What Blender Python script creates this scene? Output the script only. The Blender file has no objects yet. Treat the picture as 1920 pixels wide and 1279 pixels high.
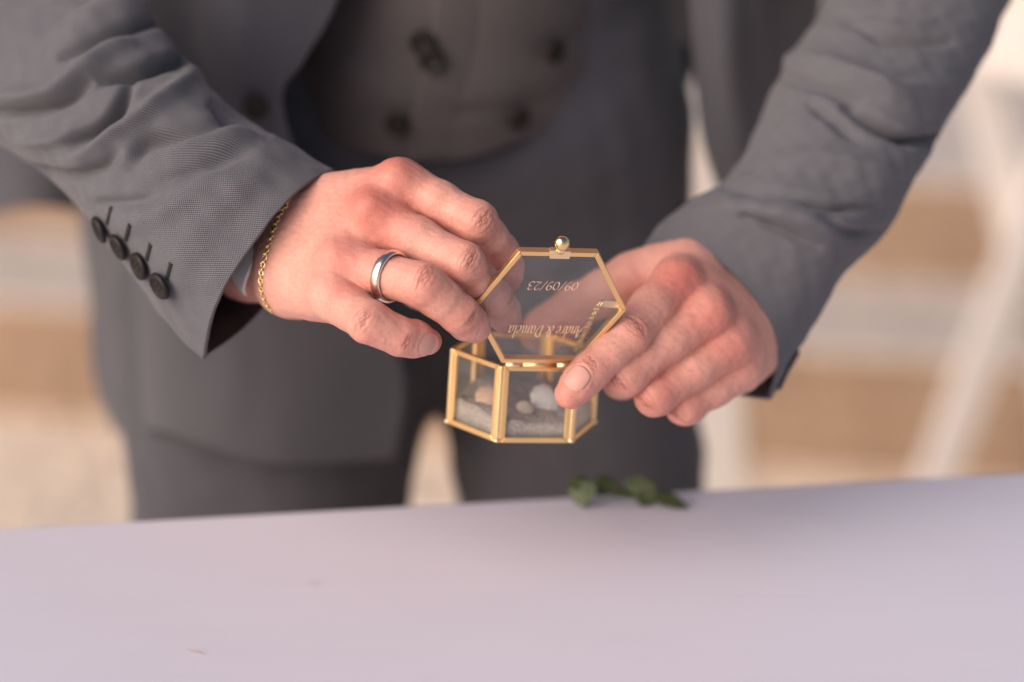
import bpy, bmesh, math, random
import numpy as np
from mathutils import Vector, Matrix
from mathutils.bvhtree import BVHTree
random.seed(7); rng = np.random.default_rng(7)
R = math.radians
scene = bpy.context.scene
COL = scene.collection

# ------------------------------------------------------------------ camera
PITCH = R(17.0); TABLE_Z = 0.75; CAM_H = TABLE_Z + 0.4615
FOC = 85.0 / 36.0 * 1920.0            # focal length in photo pixels
D0 = 1.13                             # metres from the lens to the hands
CAM = np.array([0, 0, CAM_H])
RT = np.array([1.0, 0, 0]); FW = np.array([0, math.cos(PITCH), -math.sin(PITCH)]); UP = np.array([0, math.sin(PITCH), math.cos(PITCH)])
cd = bpy.data.cameras.new('camera'); cam = bpy.data.objects.new('camera', cd); COL.objects.link(cam)
cam.location = CAM; cam.rotation_euler = (math.pi / 2 - PITCH, 0, 0)
cd.lens = 85; cd.sensor_width = 36; cd.sensor_fit = 'HORIZONTAL'; cd.clip_start = 0.02; cd.clip_end = 500
cd.dof.use_dof = True; cd.dof.focus_distance = D0 - 0.006; cd.dof.aperture_fstop = 2.5
scene.camera = cam
# ------------------------------------------------------------------ light
SUN_EL, SUN_AZ = R(25), R(230)        # azimuth measured clockwise from +Y: light from the camera's left
w = bpy.data.worlds.new('World'); scene.world = w; w.use_nodes = True
nt = w.node_tree; bg = nt.nodes['Background']
sky = nt.nodes.new('ShaderNodeTexSky'); sky.sky_type = 'NISHITA'; sky.sun_disc = False
sky.sun_elevation = SUN_EL; sky.sun_rotation = SUN_AZ; sky.dust_density = 2.5; sky.air_density = 1.0; sky.ozone_density = 1.0
nt.links.new(sky.outputs[0], bg.inputs[0]); bg.inputs[1].default_value = 0.055
ld = bpy.data.lights.new('sun', 'SUN'); sun = bpy.data.objects.new('sun', ld); COL.objects.link(sun)
sdir = Vector((math.sin(SUN_AZ) * math.cos(SUN_EL), math.cos(SUN_AZ) * math.cos(SUN_EL), math.sin(SUN_EL)))
sun.rotation_euler = sdir.to_track_quat('Z', 'Y').to_euler(); sun.location = (-2, -2, 3)
ld.energy = 2.0; ld.angle = R(70); ld.color = (1.0, 0.86, 0.79)
vs = scene.view_settings; vs.view_transform = 'Standard'; vs.look = 'None'; vs.gamma = 1; vs.exposure = 0.97; vs.use_curve_mapping = False
cy = scene.cycles
cy.use_denoising = True; cy.max_bounces = 8; cy.transparent_max_bounces = 24; cy.caustics_reflective = False; cy.caustics_refractive = False
cy.sample_clamp_indirect = 6

# ------------------------------------------------------------------ helpers
def U(px, py, d):
    """photo pixel + distance along the optical axis (m) -> world point"""
    return CAM + d * (FW + (px - 960) / FOC * RT - (py - 639.5) / FOC * UP)
def UY(px, py, Y):
    """photo pixel + world Y -> world point"""
    v = FW + (px - 960) / FOC * RT - (py - 639.5) / FOC * UP
    return CAM + v * (Y / v[1])
def UZ(px, py, Z):
    v = FW + (px - 960) / FOC * RT - (py - 639.5) / FOC * UP
    return CAM + v * ((Z - CAM_H) / v[2])
def H(px, py, z):
    """photo pixel + depth offset in mm from the hands' plane"""
    return U(px, py, D0 + z / 1000.0)
def PR(px, z=0):
    return px * (D0 + z / 1000.0) / FOC
def proj(P):
    q = np.asarray(P) - CAM
    d = q @ FW
    return np.stack([960 + FOC * (q @ RT) / d, 639.5 - FOC * (q @ UP) / d], -1), d
def nrm(v):
    v = np.asarray(v, float); return v / (np.linalg.norm(v, axis=-1, keepdims=True) + 1e-12)
def link(o, parent=None):
    COL.objects.link(o)
    if parent is not None: o.parent = parent
    return o
def tag(o, label=None, cat=None, group=None, kind=None):
    if label: o['label'] = label
    if cat: o['category'] = cat
    if group: o['group'] = group
    if kind: o['kind'] = kind
    return o
def empty(name, loc=(0, 0, 0)):
    o = bpy.data.objects.new(name, None); o.empty_display_size = 0.02; COL.objects.link(o); o.location = loc
    return o
def mesh(name, V, F, mat, parent=None, smooth=True, uv=None):
    me = bpy.data.meshes.new(name)
    V = np.asarray(V, np.float64)
    me.from_pydata(V.tolist(), [], F.tolist() if isinstance(F, np.ndarray) else F)
    if smooth: me.polygons.foreach_set('use_smooth', [True] * len(me.polygons))
    if uv is not None:
        l = me.uv_layers.new(name='UVMap'); li = np.empty(len(me.loops), np.int32); me.loops.foreach_get('vertex_index', li)
        l.data.foreach_set('uv', np.asarray(uv, np.float32)[li].ravel())
    me.update()
    o = bpy.data.objects.new(name, me)
    if mat: me.materials.append(mat)
    link(o)
    if parent is not None: setpar(o, parent)
    return o
def setpar(o, parent):
    o.parent = parent
    bpy.context.view_layer.update()
    o.matrix_parent_inverse = parent.matrix_world.inverted()
def place(o_mesh, name, M, mat=None, parent=None):
    o = bpy.data.objects.new(name, o_mesh); COL.objects.link(o); o.matrix_world = Matrix(M)
    if parent is not None:
        o.parent = parent; o.matrix_parent_inverse = parent.matrix_world.inverted()
    return o
def frame(o, x, y, z):
    M = np.eye(4); M[:3, 0] = x; M[:3, 1] = y; M[:3, 2] = z; M[:3, 3] = o; return M
def axisframe(o, z, hint=(0, 0, 1)):
    z = nrm(z); x = np.cross(hint, z)
    if np.linalg.norm(x) < 1e-4: x = np.cross((1, 0, 0), z)
    x = nrm(x); return frame(o, x, np.cross(z, x), z)
def raw(name, V, F, mat, smooth=True):
    me = bpy.data.meshes.new(name); me.from_pydata([tuple(v) for v in V], [], [tuple(f) for f in F])
    if smooth: me.polygons.foreach_set('use_smooth', [True] * len(me.polygons))
    if mat: me.materials.append(mat)
    me.update(); return me
def lathe(profile, n=24):
    V, F = [], []
    m = len(profile)
    for i in range(n):
        a = 2 * math.pi * i / n
        for r, z in profile: V.append((r * math.cos(a), r * math.sin(a), z))
    for i in range(n):
        for j in range(m - 1):
            F.append((i * m + j, ((i + 1) % n) * m + j, ((i + 1) % n) * m + j + 1, i * m + j + 1))
    return V, F
def boxm(lo, hi, bev=0.0):
    bm = bmesh.new(); bmesh.ops.create_cube(bm, size=1)
    lo, hi = np.array(lo), np.array(hi)
    for v in bm.verts: v.co = Vector((lo + hi) / 2 + np.array(v.co) * (hi - lo))
    if bev: bmesh.ops.bevel(bm, geom=bm.edges[:], offset=bev, segments=2, affect='EDGES', profile=0.6)
    V = [tuple(v.co) for v in bm.verts]; F = [tuple(v.index for v in f.verts) for f in bm.faces]; bm.free()
    return V, F
def cr(P, n):
    """Catmull-Rom resample of a list of points"""
    P = np.asarray(P, float); m = len(P)
    t = np.linspace(0, m - 1, n); i = np.clip(np.floor(t).astype(int), 0, m - 2); f = (t - i)[:, None]
    g = lambda k: P[np.clip(k, 0, m - 1)]
    p0, p1, p2, p3 = g(i - 1), g(i), g(i + 1), g(i + 2)
    p0 = np.where((i == 0)[:, None], 2 * p1 - p2, p0); p3 = np.where((i + 2 > m - 1)[:, None], 2 * p2 - p1, p3)
    return 0.5 * (2 * p1 + (p2 - p0) * f + (2 * p0 - 5 * p1 + 4 * p2 - p3) * f ** 2 + (3 * p1 - p0 - 3 * p2 + p3) * f ** 3)
def wob(P, scale, seed, n=10):
    """cheap smooth noise, about -1..1"""
    g = np.random.default_rng(seed); P = np.asarray(P); out = np.zeros(len(P))
    for k in range(n):
        d = nrm(g.normal(size=3)) * scale * g.uniform(.5, 1.6); out += np.sin(P @ d * 2 * math.pi + g.uniform(0, 6.28))
    return out / math.sqrt(n) * .8

# ------------------------------------------------------------------ materials
def mat(name, col=(.5, .5, .5), rough=.5, metal=0.0, **kw):
    m = bpy.data.materials.new(name); m.use_nodes = True; b = m.node_tree.nodes['Principled BSDF']
    b.inputs['Base Color'].default_value = (*col, 1); b.inputs['Roughness'].default_value = rough; b.inputs['Metallic'].default_value = metal
    for k, v in kw.items(): b.inputs[k.replace('_', ' ')].default_value = v
    return m
class NT:
    def __init__(s, m): s.t = m.node_tree; s.b = s.t.nodes['Principled BSDF']
    def n(s, typ, **kw):
        x = s.t.nodes.new('ShaderNode' + typ)
        for k, v in kw.items():
            if hasattr(x, k): setattr(x, k, v)
            else: x.inputs[k].default_value = v
        return x
    def l(s, a, b): s.t.links.new(a, b)
    def math(s, op, a, b=None):
        x = s.n('Math', operation=op)
        for i, v in enumerate((a, b)):
            if v is None: continue
            if isinstance(v, (int, float)): x.inputs[i].default_value = v
            else: s.l(v, x.inputs[i])
        return x.outputs[0]
    def mix(s, f, a, b):
        x = s.n('Mix', data_type='RGBA')
        for i, v in ((0, f), (6, a), (7, b)):
            if isinstance(v, tuple): x.inputs[i].default_value = (*v, 1)
            elif isinstance(v, (int, float)): x.inputs[i].default_value = v
            else: s.l(v, x.inputs[i])
        return x.outputs[2]
    def ramp(s, f, stops):
        x = s.n('ValToRGB'); e = x.color_ramp.elements
        while len(e) < len(stops): e.new(.5)
        for q, (p, c) in zip(e, stops): q.position = p; q.color = (c, c, c, 1) if isinstance(c, (int, float)) else (*c, 1)
        s.l(f, x.inputs[0]); return x.outputs[0]
    def noise(s, sc, det=4, rough=.55, vec=None, out=0):
        x = s.n('TexNoise'); x.inputs['Scale'].default_value = sc; x.inputs['Detail'].default_value = det; x.inputs['Roughness'].default_value = rough
        if vec is not None: s.l(vec, x.inputs['Vector'])
        return x.outputs[out]
    def bump(s, h, strength, dist, prev=None):
        x = s.n('Bump'); x.inputs['Strength'].default_value = strength; x.inputs['Distance'].default_value = dist
        s.l(h, x.inputs['Height'])
        if prev is not None: s.l(prev, x.inputs['Normal'])
        return x.outputs[0]

def skin_mat():
    m = mat('skin', rough=.46); t = NT(m); b = t.b
    co = t.n('TexCoord').outputs['Object']
    at = t.n('Attribute', attribute_name='skin'); sp = t.n('SeparateColor'); t.l(at.outputs['Color'], sp.inputs[0])
    mott = t.noise(90, 5, .6, co)
    red = t.math('ADD', sp.outputs[0], t.math('MULTIPLY', t.math('SUBTRACT', mott, .5), .55)); red = t.math('MINIMUM', t.math('MAXIMUM', red, 0), 1)
    c = t.mix(red, (.71, .355, .28), (.585, .155, .12))
    fine = t.noise(700, 3, .6, co)
    c = t.mix(t.math('MULTIPLY', t.ramp(fine, [(.45, 0), (.75, 1)]), .30), c, (.36, .12, .085))
    c = t.mix(t.math('MULTIPLY', sp.outputs[1], .85), c, (.26, .075, .055))        # pigment in the joint creases
    # sparse dark hair follicles on the finger backs
    v = t.n('TexVoronoi'); v.inputs['Scale'].default_value = 430; t.l(co, v.inputs['Vector'])
    dots = t.ramp(v.outputs['Distance'], [(0.0, 1.0), (0.20, 0.0)])
    c = t.mix(t.math('MULTIPLY', t.math('MULTIPLY', dots, sp.outputs[2]), .8), c, (.17, .07, .05))
    t.l(c, b.inputs['Base Color'])
    b.inputs['Subsurface Weight'].default_value = .22; b.inputs['Subsurface Radius'].default_value = (1, .32, .18); b.inputs['Subsurface Scale'].default_value = .0035
    b.inputs['Specular IOR Level'].default_value = .42
    t.l(t.ramp(t.noise(260, 4, .6, co), [(.3, .38), (.7, .58)]), b.inputs['Roughness'])
    vor = t.n('TexVoronoi', feature='DISTANCE_TO_EDGE'); vor.inputs['Scale'].default_value = 560
    wp = t.n('Mapping'); wp.inputs['Scale'].default_value = (1, 1, 1); t.l(co, wp.inputs['Vector']); t.l(wp.outputs[0], vor.inputs['Vector'])
    e = t.ramp(vor.outputs['Distance'], [(0, 0), (.09, 1)])
    n1 = t.bump(e, .30, .00030)
    n2 = t.bump(t.noise(420, 6, .7, co), .42, .0006, n1)
    t.l(n2, b.inputs['Normal'])
    return m
SKIN = skin_mat()
NAIL = mat('fingernail_surface', (.69, .355, .295), .40, Subsurface_Weight=.15, Subsurface_Scale=.002, Specular_IOR_Level=.28)

def suit_mat(name, dark, light, per=1.15):
    m = mat(name, rough=.85); t = NT(m); b = t.b
    uv = t.n('UVMap', uv_map='UVMap').outputs[0]; s = t.n('SeparateXYZ'); t.l(uv, s.inputs[0])
    nz = t.noise(.35, 3, .5, uv)
    k = 2 * math.pi / per
    # birdseye: two threads crossing, uv is in millimetres
    u = t.math('ADD', t.math('MULTIPLY', s.outputs[0], k), t.math('MULTIPLY', nz, .7))
    v = t.math('ADD', t.math('MULTIPLY', s.outputs[1], k), t.math('MULTIPLY', nz, .7))
    p = t.math('MULTIPLY', t.math('SINE', u), t.math('SINE', v))
    q = t.ramp(t.math('ADD', t.math('MULTIPLY', p, .5), .5), [(.38, 0), (.68, 1)])
    sl = t.n('Mapping'); sl.inputs['Scale'].default_value = (.9, .03, 1); t.l(uv, sl.inputs[0])
    slub = t.noise(1.0, 3, .6, sl.outputs[0])
    c = t.mix(q, dark, light)
    c = t.mix(t.math('MULTIPLY', slub, .35), c, tuple(.5 * (a + d) for a, d in zip(dark, light)))
    t.l(c, b.inputs['Base Color'])
    b.inputs['Sheen Weight'].default_value = .12; b.inputs['Sheen Roughness'].default_value = .5; b.inputs['Specular IOR Level'].default_value = .25
    t.l(t.bump(q, .5, .00018), b.inputs['Normal'])
    return m
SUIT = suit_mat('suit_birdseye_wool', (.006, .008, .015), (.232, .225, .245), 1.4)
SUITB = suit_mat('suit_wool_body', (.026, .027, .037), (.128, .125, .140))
WAIST = suit_mat('waistcoat_wool', (.050, .042, .043), (.152, .130, .129))
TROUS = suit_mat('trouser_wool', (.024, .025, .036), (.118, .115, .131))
LINING = mat('sleeve_lining_satin', (.016, .015, .02), .5)
COTTON = mat('white_shirt_cotton', (.86, .83, .81), .8)
BUTTON = mat('dark_horn_button', (.012, .009, .008), .5, Specular_IOR_Level=.3)
THREAD = mat('dark_thread', (.012, .011, .012), .8)
def gold_mat(name, col, rough):
    m = mat(name, col, rough, 1.0); t = NT(m)
    co = t.n('TexCoord').outputs['Object']
    t.l(t.ramp(t.noise(500, 4, .6, co), [(.3, rough * .9), (.75, rough * 1.2)]), t.b.inputs['Roughness'])
    t.l(t.bump(t.noise(200, 2, .5, co), .05, .0006), t.b.inputs['Normal'])
    return m
GOLD = gold_mat('brass_came', (1.0, .66, .30), .34)
GOLDP = gold_mat('polished_gold', (1.0, .72, .36), .16)
STEEL = gold_mat('brushed_white_gold', (.86, .76, .66), .22)
PRINT = mat('gold_lettering_ink', (.84, .57, .38), .5, .1)
SOLDER = gold_mat('solder_bead', (.96, .74, .45), .34)
def glass_mat():
    m = bpy.data.materials.new('clear_thin_glass'); m.use_nodes = True; t = m.node_tree; t.nodes.clear()
    out = t.nodes.new('ShaderNodeOutputMaterial'); mx = t.nodes.new('ShaderNodeMixShader'); tr = t.nodes.new('ShaderNodeBsdfTransparent'); gl = t.nodes.new('ShaderNodeBsdfGlossy')
    tr.inputs[0].default_value = (.965, .97, .965, 1); gl.inputs['Roughness'].default_value = .03
    # Schlick reflectance, the same from both sides of the thin pane
    ge = t.nodes.new('ShaderNodeNewGeometry'); dp = t.nodes.new('ShaderNodeVectorMath'); dp.operation = 'DOT_PRODUCT'
    t.links.new(ge.outputs['Normal'], dp.inputs[0]); t.links.new(ge.outputs['Incoming'], dp.inputs[1])
    def mm(op, a, b=None):
        x = t.nodes.new('ShaderNodeMath'); x.operation = op
        for i, v in enumerate((a, b)):
            if v is None: continue
            if isinstance(v, (int, float)): x.inputs[i].default_value = v
            else: t.links.new(v, x.inputs[i])
        return x.outputs[0]
    refl = mm('ADD', mm('MULTIPLY', mm('POWER', mm('SUBTRACT', 1.0, mm('ABSOLUTE', dp.outputs['Value'])), 5.0), .96), .04)
    co = t.nodes.new('ShaderNodeTexCoord'); nz = t.nodes.new('ShaderNodeTexNoise'); nz.inputs['Scale'].default_value = 60; nz.inputs['Detail'].default_value = 5
    t.links.new(co.outputs['Object'], nz.inputs['Vector'])
    # faint uneven diffuse white mixed over the pane
    df = t.nodes.new('ShaderNodeBsdfDiffuse'); df.inputs[0].default_value = (.75, .72, .70, 1)
    rp = t.nodes.new('ShaderNodeValToRGB'); rp.color_ramp.elements[0].position = .35; rp.color_ramp.elements[0].color = (.012, .012, .012, 1); rp.color_ramp.elements[1].position = .85; rp.color_ramp.elements[1].color = (.06, .06, .06, 1)
    t.links.new(nz.outputs[0], rp.inputs[0])
    m2 = t.nodes.new('ShaderNodeMixShader')
    t.links.new(refl, mx.inputs[0]); t.links.new(tr.outputs[0], mx.inputs[1]); t.links.new(gl.outputs[0], mx.inputs[2])
    t.links.new(rp.outputs[0], m2.inputs[0]); t.links.new(mx.outputs[0], m2.inputs[1]); t.links.new(df.outputs[0], m2.inputs[2])
    t.links.new(m2.outputs[0], out.inputs[0])
    return m
GLASS = glass_mat()
def sand_mat(name, a, b_, sc):
    m = mat(name, rough=.95); t = NT(m); co = t.n('TexCoord').outputs['Object']
    n = t.noise(sc, 6, .7, co); c = t.mix(t.ramp(n, [(.3, 0), (.7, 1)]), a, b_)
    t.l(c, t.b.inputs['Base Color']); t.l(t.bump(t.noise(sc * 2.5, 4, .7, co), .6, .6 / sc), t.b.inputs['Normal'])
    return m
SAND = sand_mat('fine_grey_sand', (.25, .205, .17), (.68, .585, .50), 700)
GROUND = sand_mat('pale_ground', (.86, .68, .52), (.92, .76, .60), 4)
STONE_SHADED = sand_mat('shaded_riser_stone', (.30, .20, .135), (.38, .26, .18), 6)  # darker than the tread: the riser's shade is painted into its colour
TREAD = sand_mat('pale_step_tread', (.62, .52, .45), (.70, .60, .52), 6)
def table_mat():
    m = mat('white_painted_wood', (.62, .585, .63), .42); t = NT(m); co = t.n('TexCoord').outputs['Object']
    mp = t.n('Mapping'); mp.inputs['Scale'].default_value = (3, 26, 3); t.l(co, mp.inputs[0])
    st = t.noise(2.2, 6, .65, mp.outputs[0]); bl = t.noise(5, 4, .6, co)
    c = t.mix(t.ramp(st, [(.35, 0), (.75, 1)]), (.77, .72, .79), (.755, .705, .78))
    c = t.mix(t.math('MULTIPLY', t.ramp(bl, [(.55, 0), (.72, 1)]), .22), c, (.58, .57, .68))
    sc = t.n('Mapping'); sc.inputs['Scale'].default_value = (14, 160, 14); t.l(co, sc.inputs[0])
    scr = t.noise(1.0, 3, .5, sc.outputs[0])
    c = t.mix(t.math('MULTIPLY', t.ramp(scr, [(.70, 0), (.76, 1)]), .10), c, (.50, .46, .52))
    # one faint grey-blue patch mixed into the tabletop colour
    sp_ = UZ(592, 1093, TABLE_Z); m2 = t.n('Mapping'); m2.inputs['Location'].default_value = tuple(-sp_); t.l(co, m2.inputs[0])
    m3 = t.n('Mapping'); m3.inputs['Scale'].default_value = (100, 95, 1); t.l(m2.outputs[0], m3.inputs[0])
    ln_ = t.n('VectorMath', operation='LENGTH'); t.l(m3.outputs[0], ln_.inputs[0])
    k_ = t.ramp(t.math('ADD', ln_.outputs['Value'], t.math('MULTIPLY', t.noise(90, 4, .6, co), .9)), [(.55, 1), (1.5, 0)])
    c = t.mix(t.math('MULTIPLY', k_, .35), c, (.52, .52, .64))
    t.l(c, t.b.inputs['Base Color'])
    t.l(t.ramp(bl, [(.3, .38), (.7, .55)]), t.b.inputs['Roughness'])
    t.l(t.bump(st, .12, .0012), t.b.inputs['Normal'])
    return m
TABLE = table_mat()
WHITEP = mat('white_painted_chair_wood', (.78, .72, .68), .5)
def leaf_mat():
    m = mat('dark_green_leaf', rough=.45); t = NT(m); co = t.n('TexCoord').outputs['Object']
    t.l(t.mix(t.noise(120, 4, .6, co), (.018, .040, .010), (.075, .098, .030)), t.b.inputs['Base Color'])
    t.b.inputs['Subsurface Weight'].default_value = .05; t.b.inputs['Subsurface Scale'].default_value = .002
    t.l(t.bump(t.noise(300, 4, .6, co), .4, .0006), t.b.inputs['Normal']); return m
LEAF = leaf_mat()
def shell_mat(name, a, b_):
    m = mat(name, rough=.55); t = NT(m); co = t.n('TexCoord').outputs['Generated']
    t.l(t.mix(t.noise(5, 4, .6, co), a, b_), t.b.inputs['Base Color']); return m

# ------------------------------------------------------------------ the setting
ground = mesh('ground', [(-60, -30, 0), (60, -30, 0), (60, 90, 0), (-60, 90, 0)], [(0, 1, 2, 3)], GROUND, smooth=False)
tag(ground, kind='structure')
# two low steps behind the man; the near riser runs slightly towards the camera on the right
sL = UZ(80, 775, 0.0); sH = UY(80, 560, sL[1])[2]
sR = UZ(1600, 655, sH)
ux = nrm((sR - sL) * np.array([1, 1, 0])); uy = np.array([-ux[1], ux[0], 0])
def step(name, off, z0, z1, tread, depth):
    root = empty(name, tuple(sL + uy * off)); tag(root, kind='structure')
    for nm, lo, hi, mt in (('riser', (-6, 0, z0 - .02), (6, depth, z1 - .012), STONE_SHADED), ('tread', (-6, -.008, z1 - .012), (6, depth, z1), TREAD)):
        V, F = boxm(lo, hi, .004)
        V = [np.array((sL[0], sL[1], 0)) + ux * v[0] + uy * (v[1] + off) + np.array((0, 0, v[2])) for v in V]
        mesh(nm, V, F, mt, root, smooth=False)
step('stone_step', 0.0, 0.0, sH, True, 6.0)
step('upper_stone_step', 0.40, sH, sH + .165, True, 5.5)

# table: far edge runs from (0,988) to (1920,883) in the photograph
tA, tB = UZ(0, 988, TABLE_Z), UZ(1920, 883, TABLE_Z)
tu = nrm(tB - tA); tv = np.array([tu[1], -tu[0], 0])        # tv points towards the camera
tc = (tA + tB) / 2
table = empty('white_table', tuple(tc + tv * .4 - np.array([0, 0, TABLE_Z])))
tag(table, 'long white painted table in the foreground under the hands', 'table')
M = frame(tc, tu, -tv, (0, 0, 1))
def tbox(name, lo, hi, mt, bev):
    V, F = boxm(lo, hi, bev); V = [M[:3, :3] @ np.array(v) + M[:3, 3] for v in V]
    return mesh(name, V, F, mt, table, smooth=False)
tt = tbox('tabletop', (-.95, -.80, -.032), (.95, 0, 0), TABLE, .004)
for x in (-.86, .86):
    for y in (-.73, -.07):
        tbox('leg', (x - .03, y - .03, -TABLE_Z), (x + .03, y + .03, -.032), TABLE, .003)

# ------------------------------------------------------------------ signed distance modelling for skin and soft bodies
def smin(a, b, k):
    h = np.maximum(k - np.abs(a - b), 0) / k
    return np.minimum(a, b) - h * h * k * .25
def rcone(P, a, b, r1, r2):
    ba = b - a; l2 = ba @ ba; rr = r1 - r2; a2 = l2 - rr * rr; il2 = 1 / l2
    if a2 <= 0:
        return np.linalg.norm(P - (a if r1 > r2 else b), axis=1) - max(r1, r2)
    pa = P - a; y = pa @ ba; z = y - l2
    x2 = np.maximum(l2 * l2 * np.einsum('ij,ij->i', pa, pa) - l2 * y * y, 0); y2 = y * y * l2; z2 = z * z * l2
    k = np.sign(rr) * rr * rr * x2
    d = (np.sqrt(x2 * a2 * il2) + y * rr) * il2 - r1
    c1 = np.sign(z) * a2 * z2 > k; c2 = np.sign(y) * a2 * y2 < k
    d = np.where(c2, np.sqrt(x2 + y2) * il2 - r1, d)
    return np.where(c1, np.sqrt(x2 + z2) * il2 - r2, d)
def surface_nets(f, lo, hi, h, coarse=4):
    lo = np.array(lo); n = np.ceil((np.array(hi) - lo) / (h * coarse)).astype(int) + 1
    ax = [lo[i] + (np.arange(n[i]) + .5) * h * coarse for i in range(3)]
    C = np.stack(np.meshgrid(*ax, indexing='ij'), -1).reshape(-1, 3)
    dc = f(C); near = np.abs(dc) < h * coarse * 1.25
    sub = np.stack(np.meshgrid(*[(np.arange(coarse)) * h] * 3, indexing='ij'), -1).reshape(-1, 3)
    idx = np.argwhere(near.reshape(n)); vals = np.repeat(np.repeat(np.repeat(dc.reshape(n), coarse, 0), coarse, 1), coarse, 2)
    base = lo + idx * h * coarse
    res = np.empty((len(idx), coarse ** 3))
    for s in range(0, len(idx), 200):
        Pp = (base[s:s + 200, None, :] + sub[None]).reshape(-1, 3); res[s:s + 200] = f(Pp).reshape(-1, coarse ** 3)
    si = np.stack(np.meshgrid(*[np.arange(coarse)] * 3, indexing='ij'), -1).reshape(-1, 3)
    gi = (idx[:, None, :] * coarse + si[None]).reshape(-1, 3)
    vals[gi[:, 0], gi[:, 1], gi[:, 2]] = res.ravel()
    neg = vals < 0; N = np.array(vals.shape)
    corners = [(i, j, k) for i in (0, 1) for j in (0, 1) for k in (0, 1)]
    sl = lambda A, c: A[c[0]:N[0] - 1 + c[0], c[1]:N[1] - 1 + c[1], c[2]:N[2] - 1 + c[2]]
    cnt = sum(sl(neg, c).astype(np.int8) for c in corners); act = (cnt > 0) & (cnt < 8)
    ci = np.argwhere(act); vid = -np.ones(act.shape, np.int64); vid[act] = np.arange(len(ci))
    acc = np.zeros((len(ci), 3)); num = np.zeros(len(ci))
    for a in corners:
        for b in corners:
            if sum(abs(p - q) for p, q in zip(a, b)) != 1 or a > b: continue
            va = vals[ci[:, 0] + a[0], ci[:, 1] + a[1], ci[:, 2] + a[2]]; vb = vals[ci[:, 0] + b[0], ci[:, 1] + b[1], ci[:, 2] + b[2]]
            m = (va < 0) != (vb < 0); t = np.where(m, va / np.where(m, va - vb, 1), 0)
            acc += np.where(m[:, None], np.array(a) + t[:, None] * (np.array(b) - np.array(a)), 0); num += m
    V = lo + (ci + acc / num[:, None]) * h
    Q = []
    for d in range(3):
        e = [0, 0, 0]; e[d] = 1; o1 = [0, 0, 0]; o1[(d + 1) % 3] = 1; o2 = [0, 0, 0]; o2[(d + 2) % 3] = 1; o1, o2 = np.array(o1), np.array(o2)
        A = neg[:N[0] - e[0], :N[1] - e[1], :N[2] - e[2]]; B = neg[e[0]:, e[1]:, e[2]:]
        g = np.argwhere(A != B); ok = ((g - o1 - o2) >= 0).all(1) & (g < N - 1).all(1); g = g[ok]
        s = neg[g[:, 0], g[:, 1], g[:, 2]]
        get = lambda q: vid[q[:, 0], q[:, 1], q[:, 2]]
        q = np.stack([get(g - o1 - o2), get(g - o2), get(g), get(g - o1)], 1)
        q[~s] = q[~s][:, ::-1]; Q.append(q[(q >= 0).all(1)])
    return V, np.concatenate(Q)
def grad(f, P, e=2e-4):
    T = np.array([(1, -1, -1), (-1, -1, 1), (-1, 1, -1), (1, 1, 1)], float)
    return nrm(sum(t[None] * f(P + t * e)[:, None] for t in T))
def sphere_trace(f, O, D, n=60):
    """march rays O + t D onto the surface; rays that miss come back unmoved"""
    O = np.atleast_2d(O); D = np.broadcast_to(D, O.shape); t = np.zeros(len(O))
    for _ in range(n):
        d = f(O + D * t[:, None]); t = np.where(d > 2e-5, t + d * .9, t)
        if (d < 2e-5).all(): break
    ok = np.abs(f(O + D * t[:, None])) < .0015
    return O + D * np.where(ok, t, 0)[:, None], ok

class Hand:
    def __init__(s, palm, fingers, bumps, kp=.010, kf=.0075):
        s.palm = [(H(*a[:3]), H(*b[:3]), PR(a[3], a[2]), PR(b[3], b[2])) for a, b in palm]
        s.bumps = [(H(*b[:3]), PR(b[3], b[2])) for b in bumps]
        s.f = {}
        for nm, ch in fingers.items(): s.f[nm] = ([H(*c[:3]) for c in ch], [PR(c[3], c[2]) for c in ch])
        s.kp, s.kf = kp, kf
    def finger(s, nm, P):
        p, r = s.f[nm]; d = None
        for i in range(len(p) - 1):
            e = rcone(P, p[i], p[i + 1], r[i], r[i + 1]); d = e if d is None else smin(d, e, .0035)
        return d
    @staticmethod
    def far(c, rad, a, b, r):
        ba = b - a; t = np.clip(((c - a) @ ba) / (ba @ ba + 1e-12), 0, 1)
        return np.linalg.norm(c - a - ba * t) - rad - r > .022
    def __call__(s, P):
        """evaluated in chunks so that pieces too far away to matter can be skipped"""
        if len(P) > 20000:
            return np.concatenate([s(P[i:i + 16000]) for i in range(0, len(P), 16000)])
        c = (P.min(0) + P.max(0)) / 2; rad = np.linalg.norm(P - c, axis=1).max()
        d = np.full(len(P), .06)
        for a, b, r1, r2 in s.palm:
            if s.far(c, rad, a, b, max(r1, r2)): continue
            d = smin(d, rcone(P, a, b, r1, r2), s.kp)
        for q, r in s.bumps:
            if not s.far(c, rad, q, q, r): d = smin(d, np.linalg.norm(P - q, axis=1) - r, .006)
        out = d
        for nm in s.f:
            p, r = s.f[nm]
            if all(s.far(c, rad, p[i], p[i + 1], max(r)) for i in range(len(p) - 1)): continue
            g = smin(d, s.finger(nm, P), s.kf); out = smin(out, g, .0011)
        return out

def chain(mcp, pip, dip, tip, rr):
    """finger nodes with small swellings at the joints; rr = radii in px at mcp, pip, dip, tip"""
    m = lambda a, b, t: tuple(a[i] + (b[i] - a[i]) * t for i in range(3))
    return [(*mcp, rr[0]), (*m(mcp, pip, .5), (rr[0] + rr[1]) / 2 * .965), (*pip, rr[1]), (*m(pip, dip, .5), (rr[1] + rr[2]) / 2 * .955),
            (*dip, rr[2]), (*m(dip, tip, .5), rr[2] * .97), (*tip, rr[3])]

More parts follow.
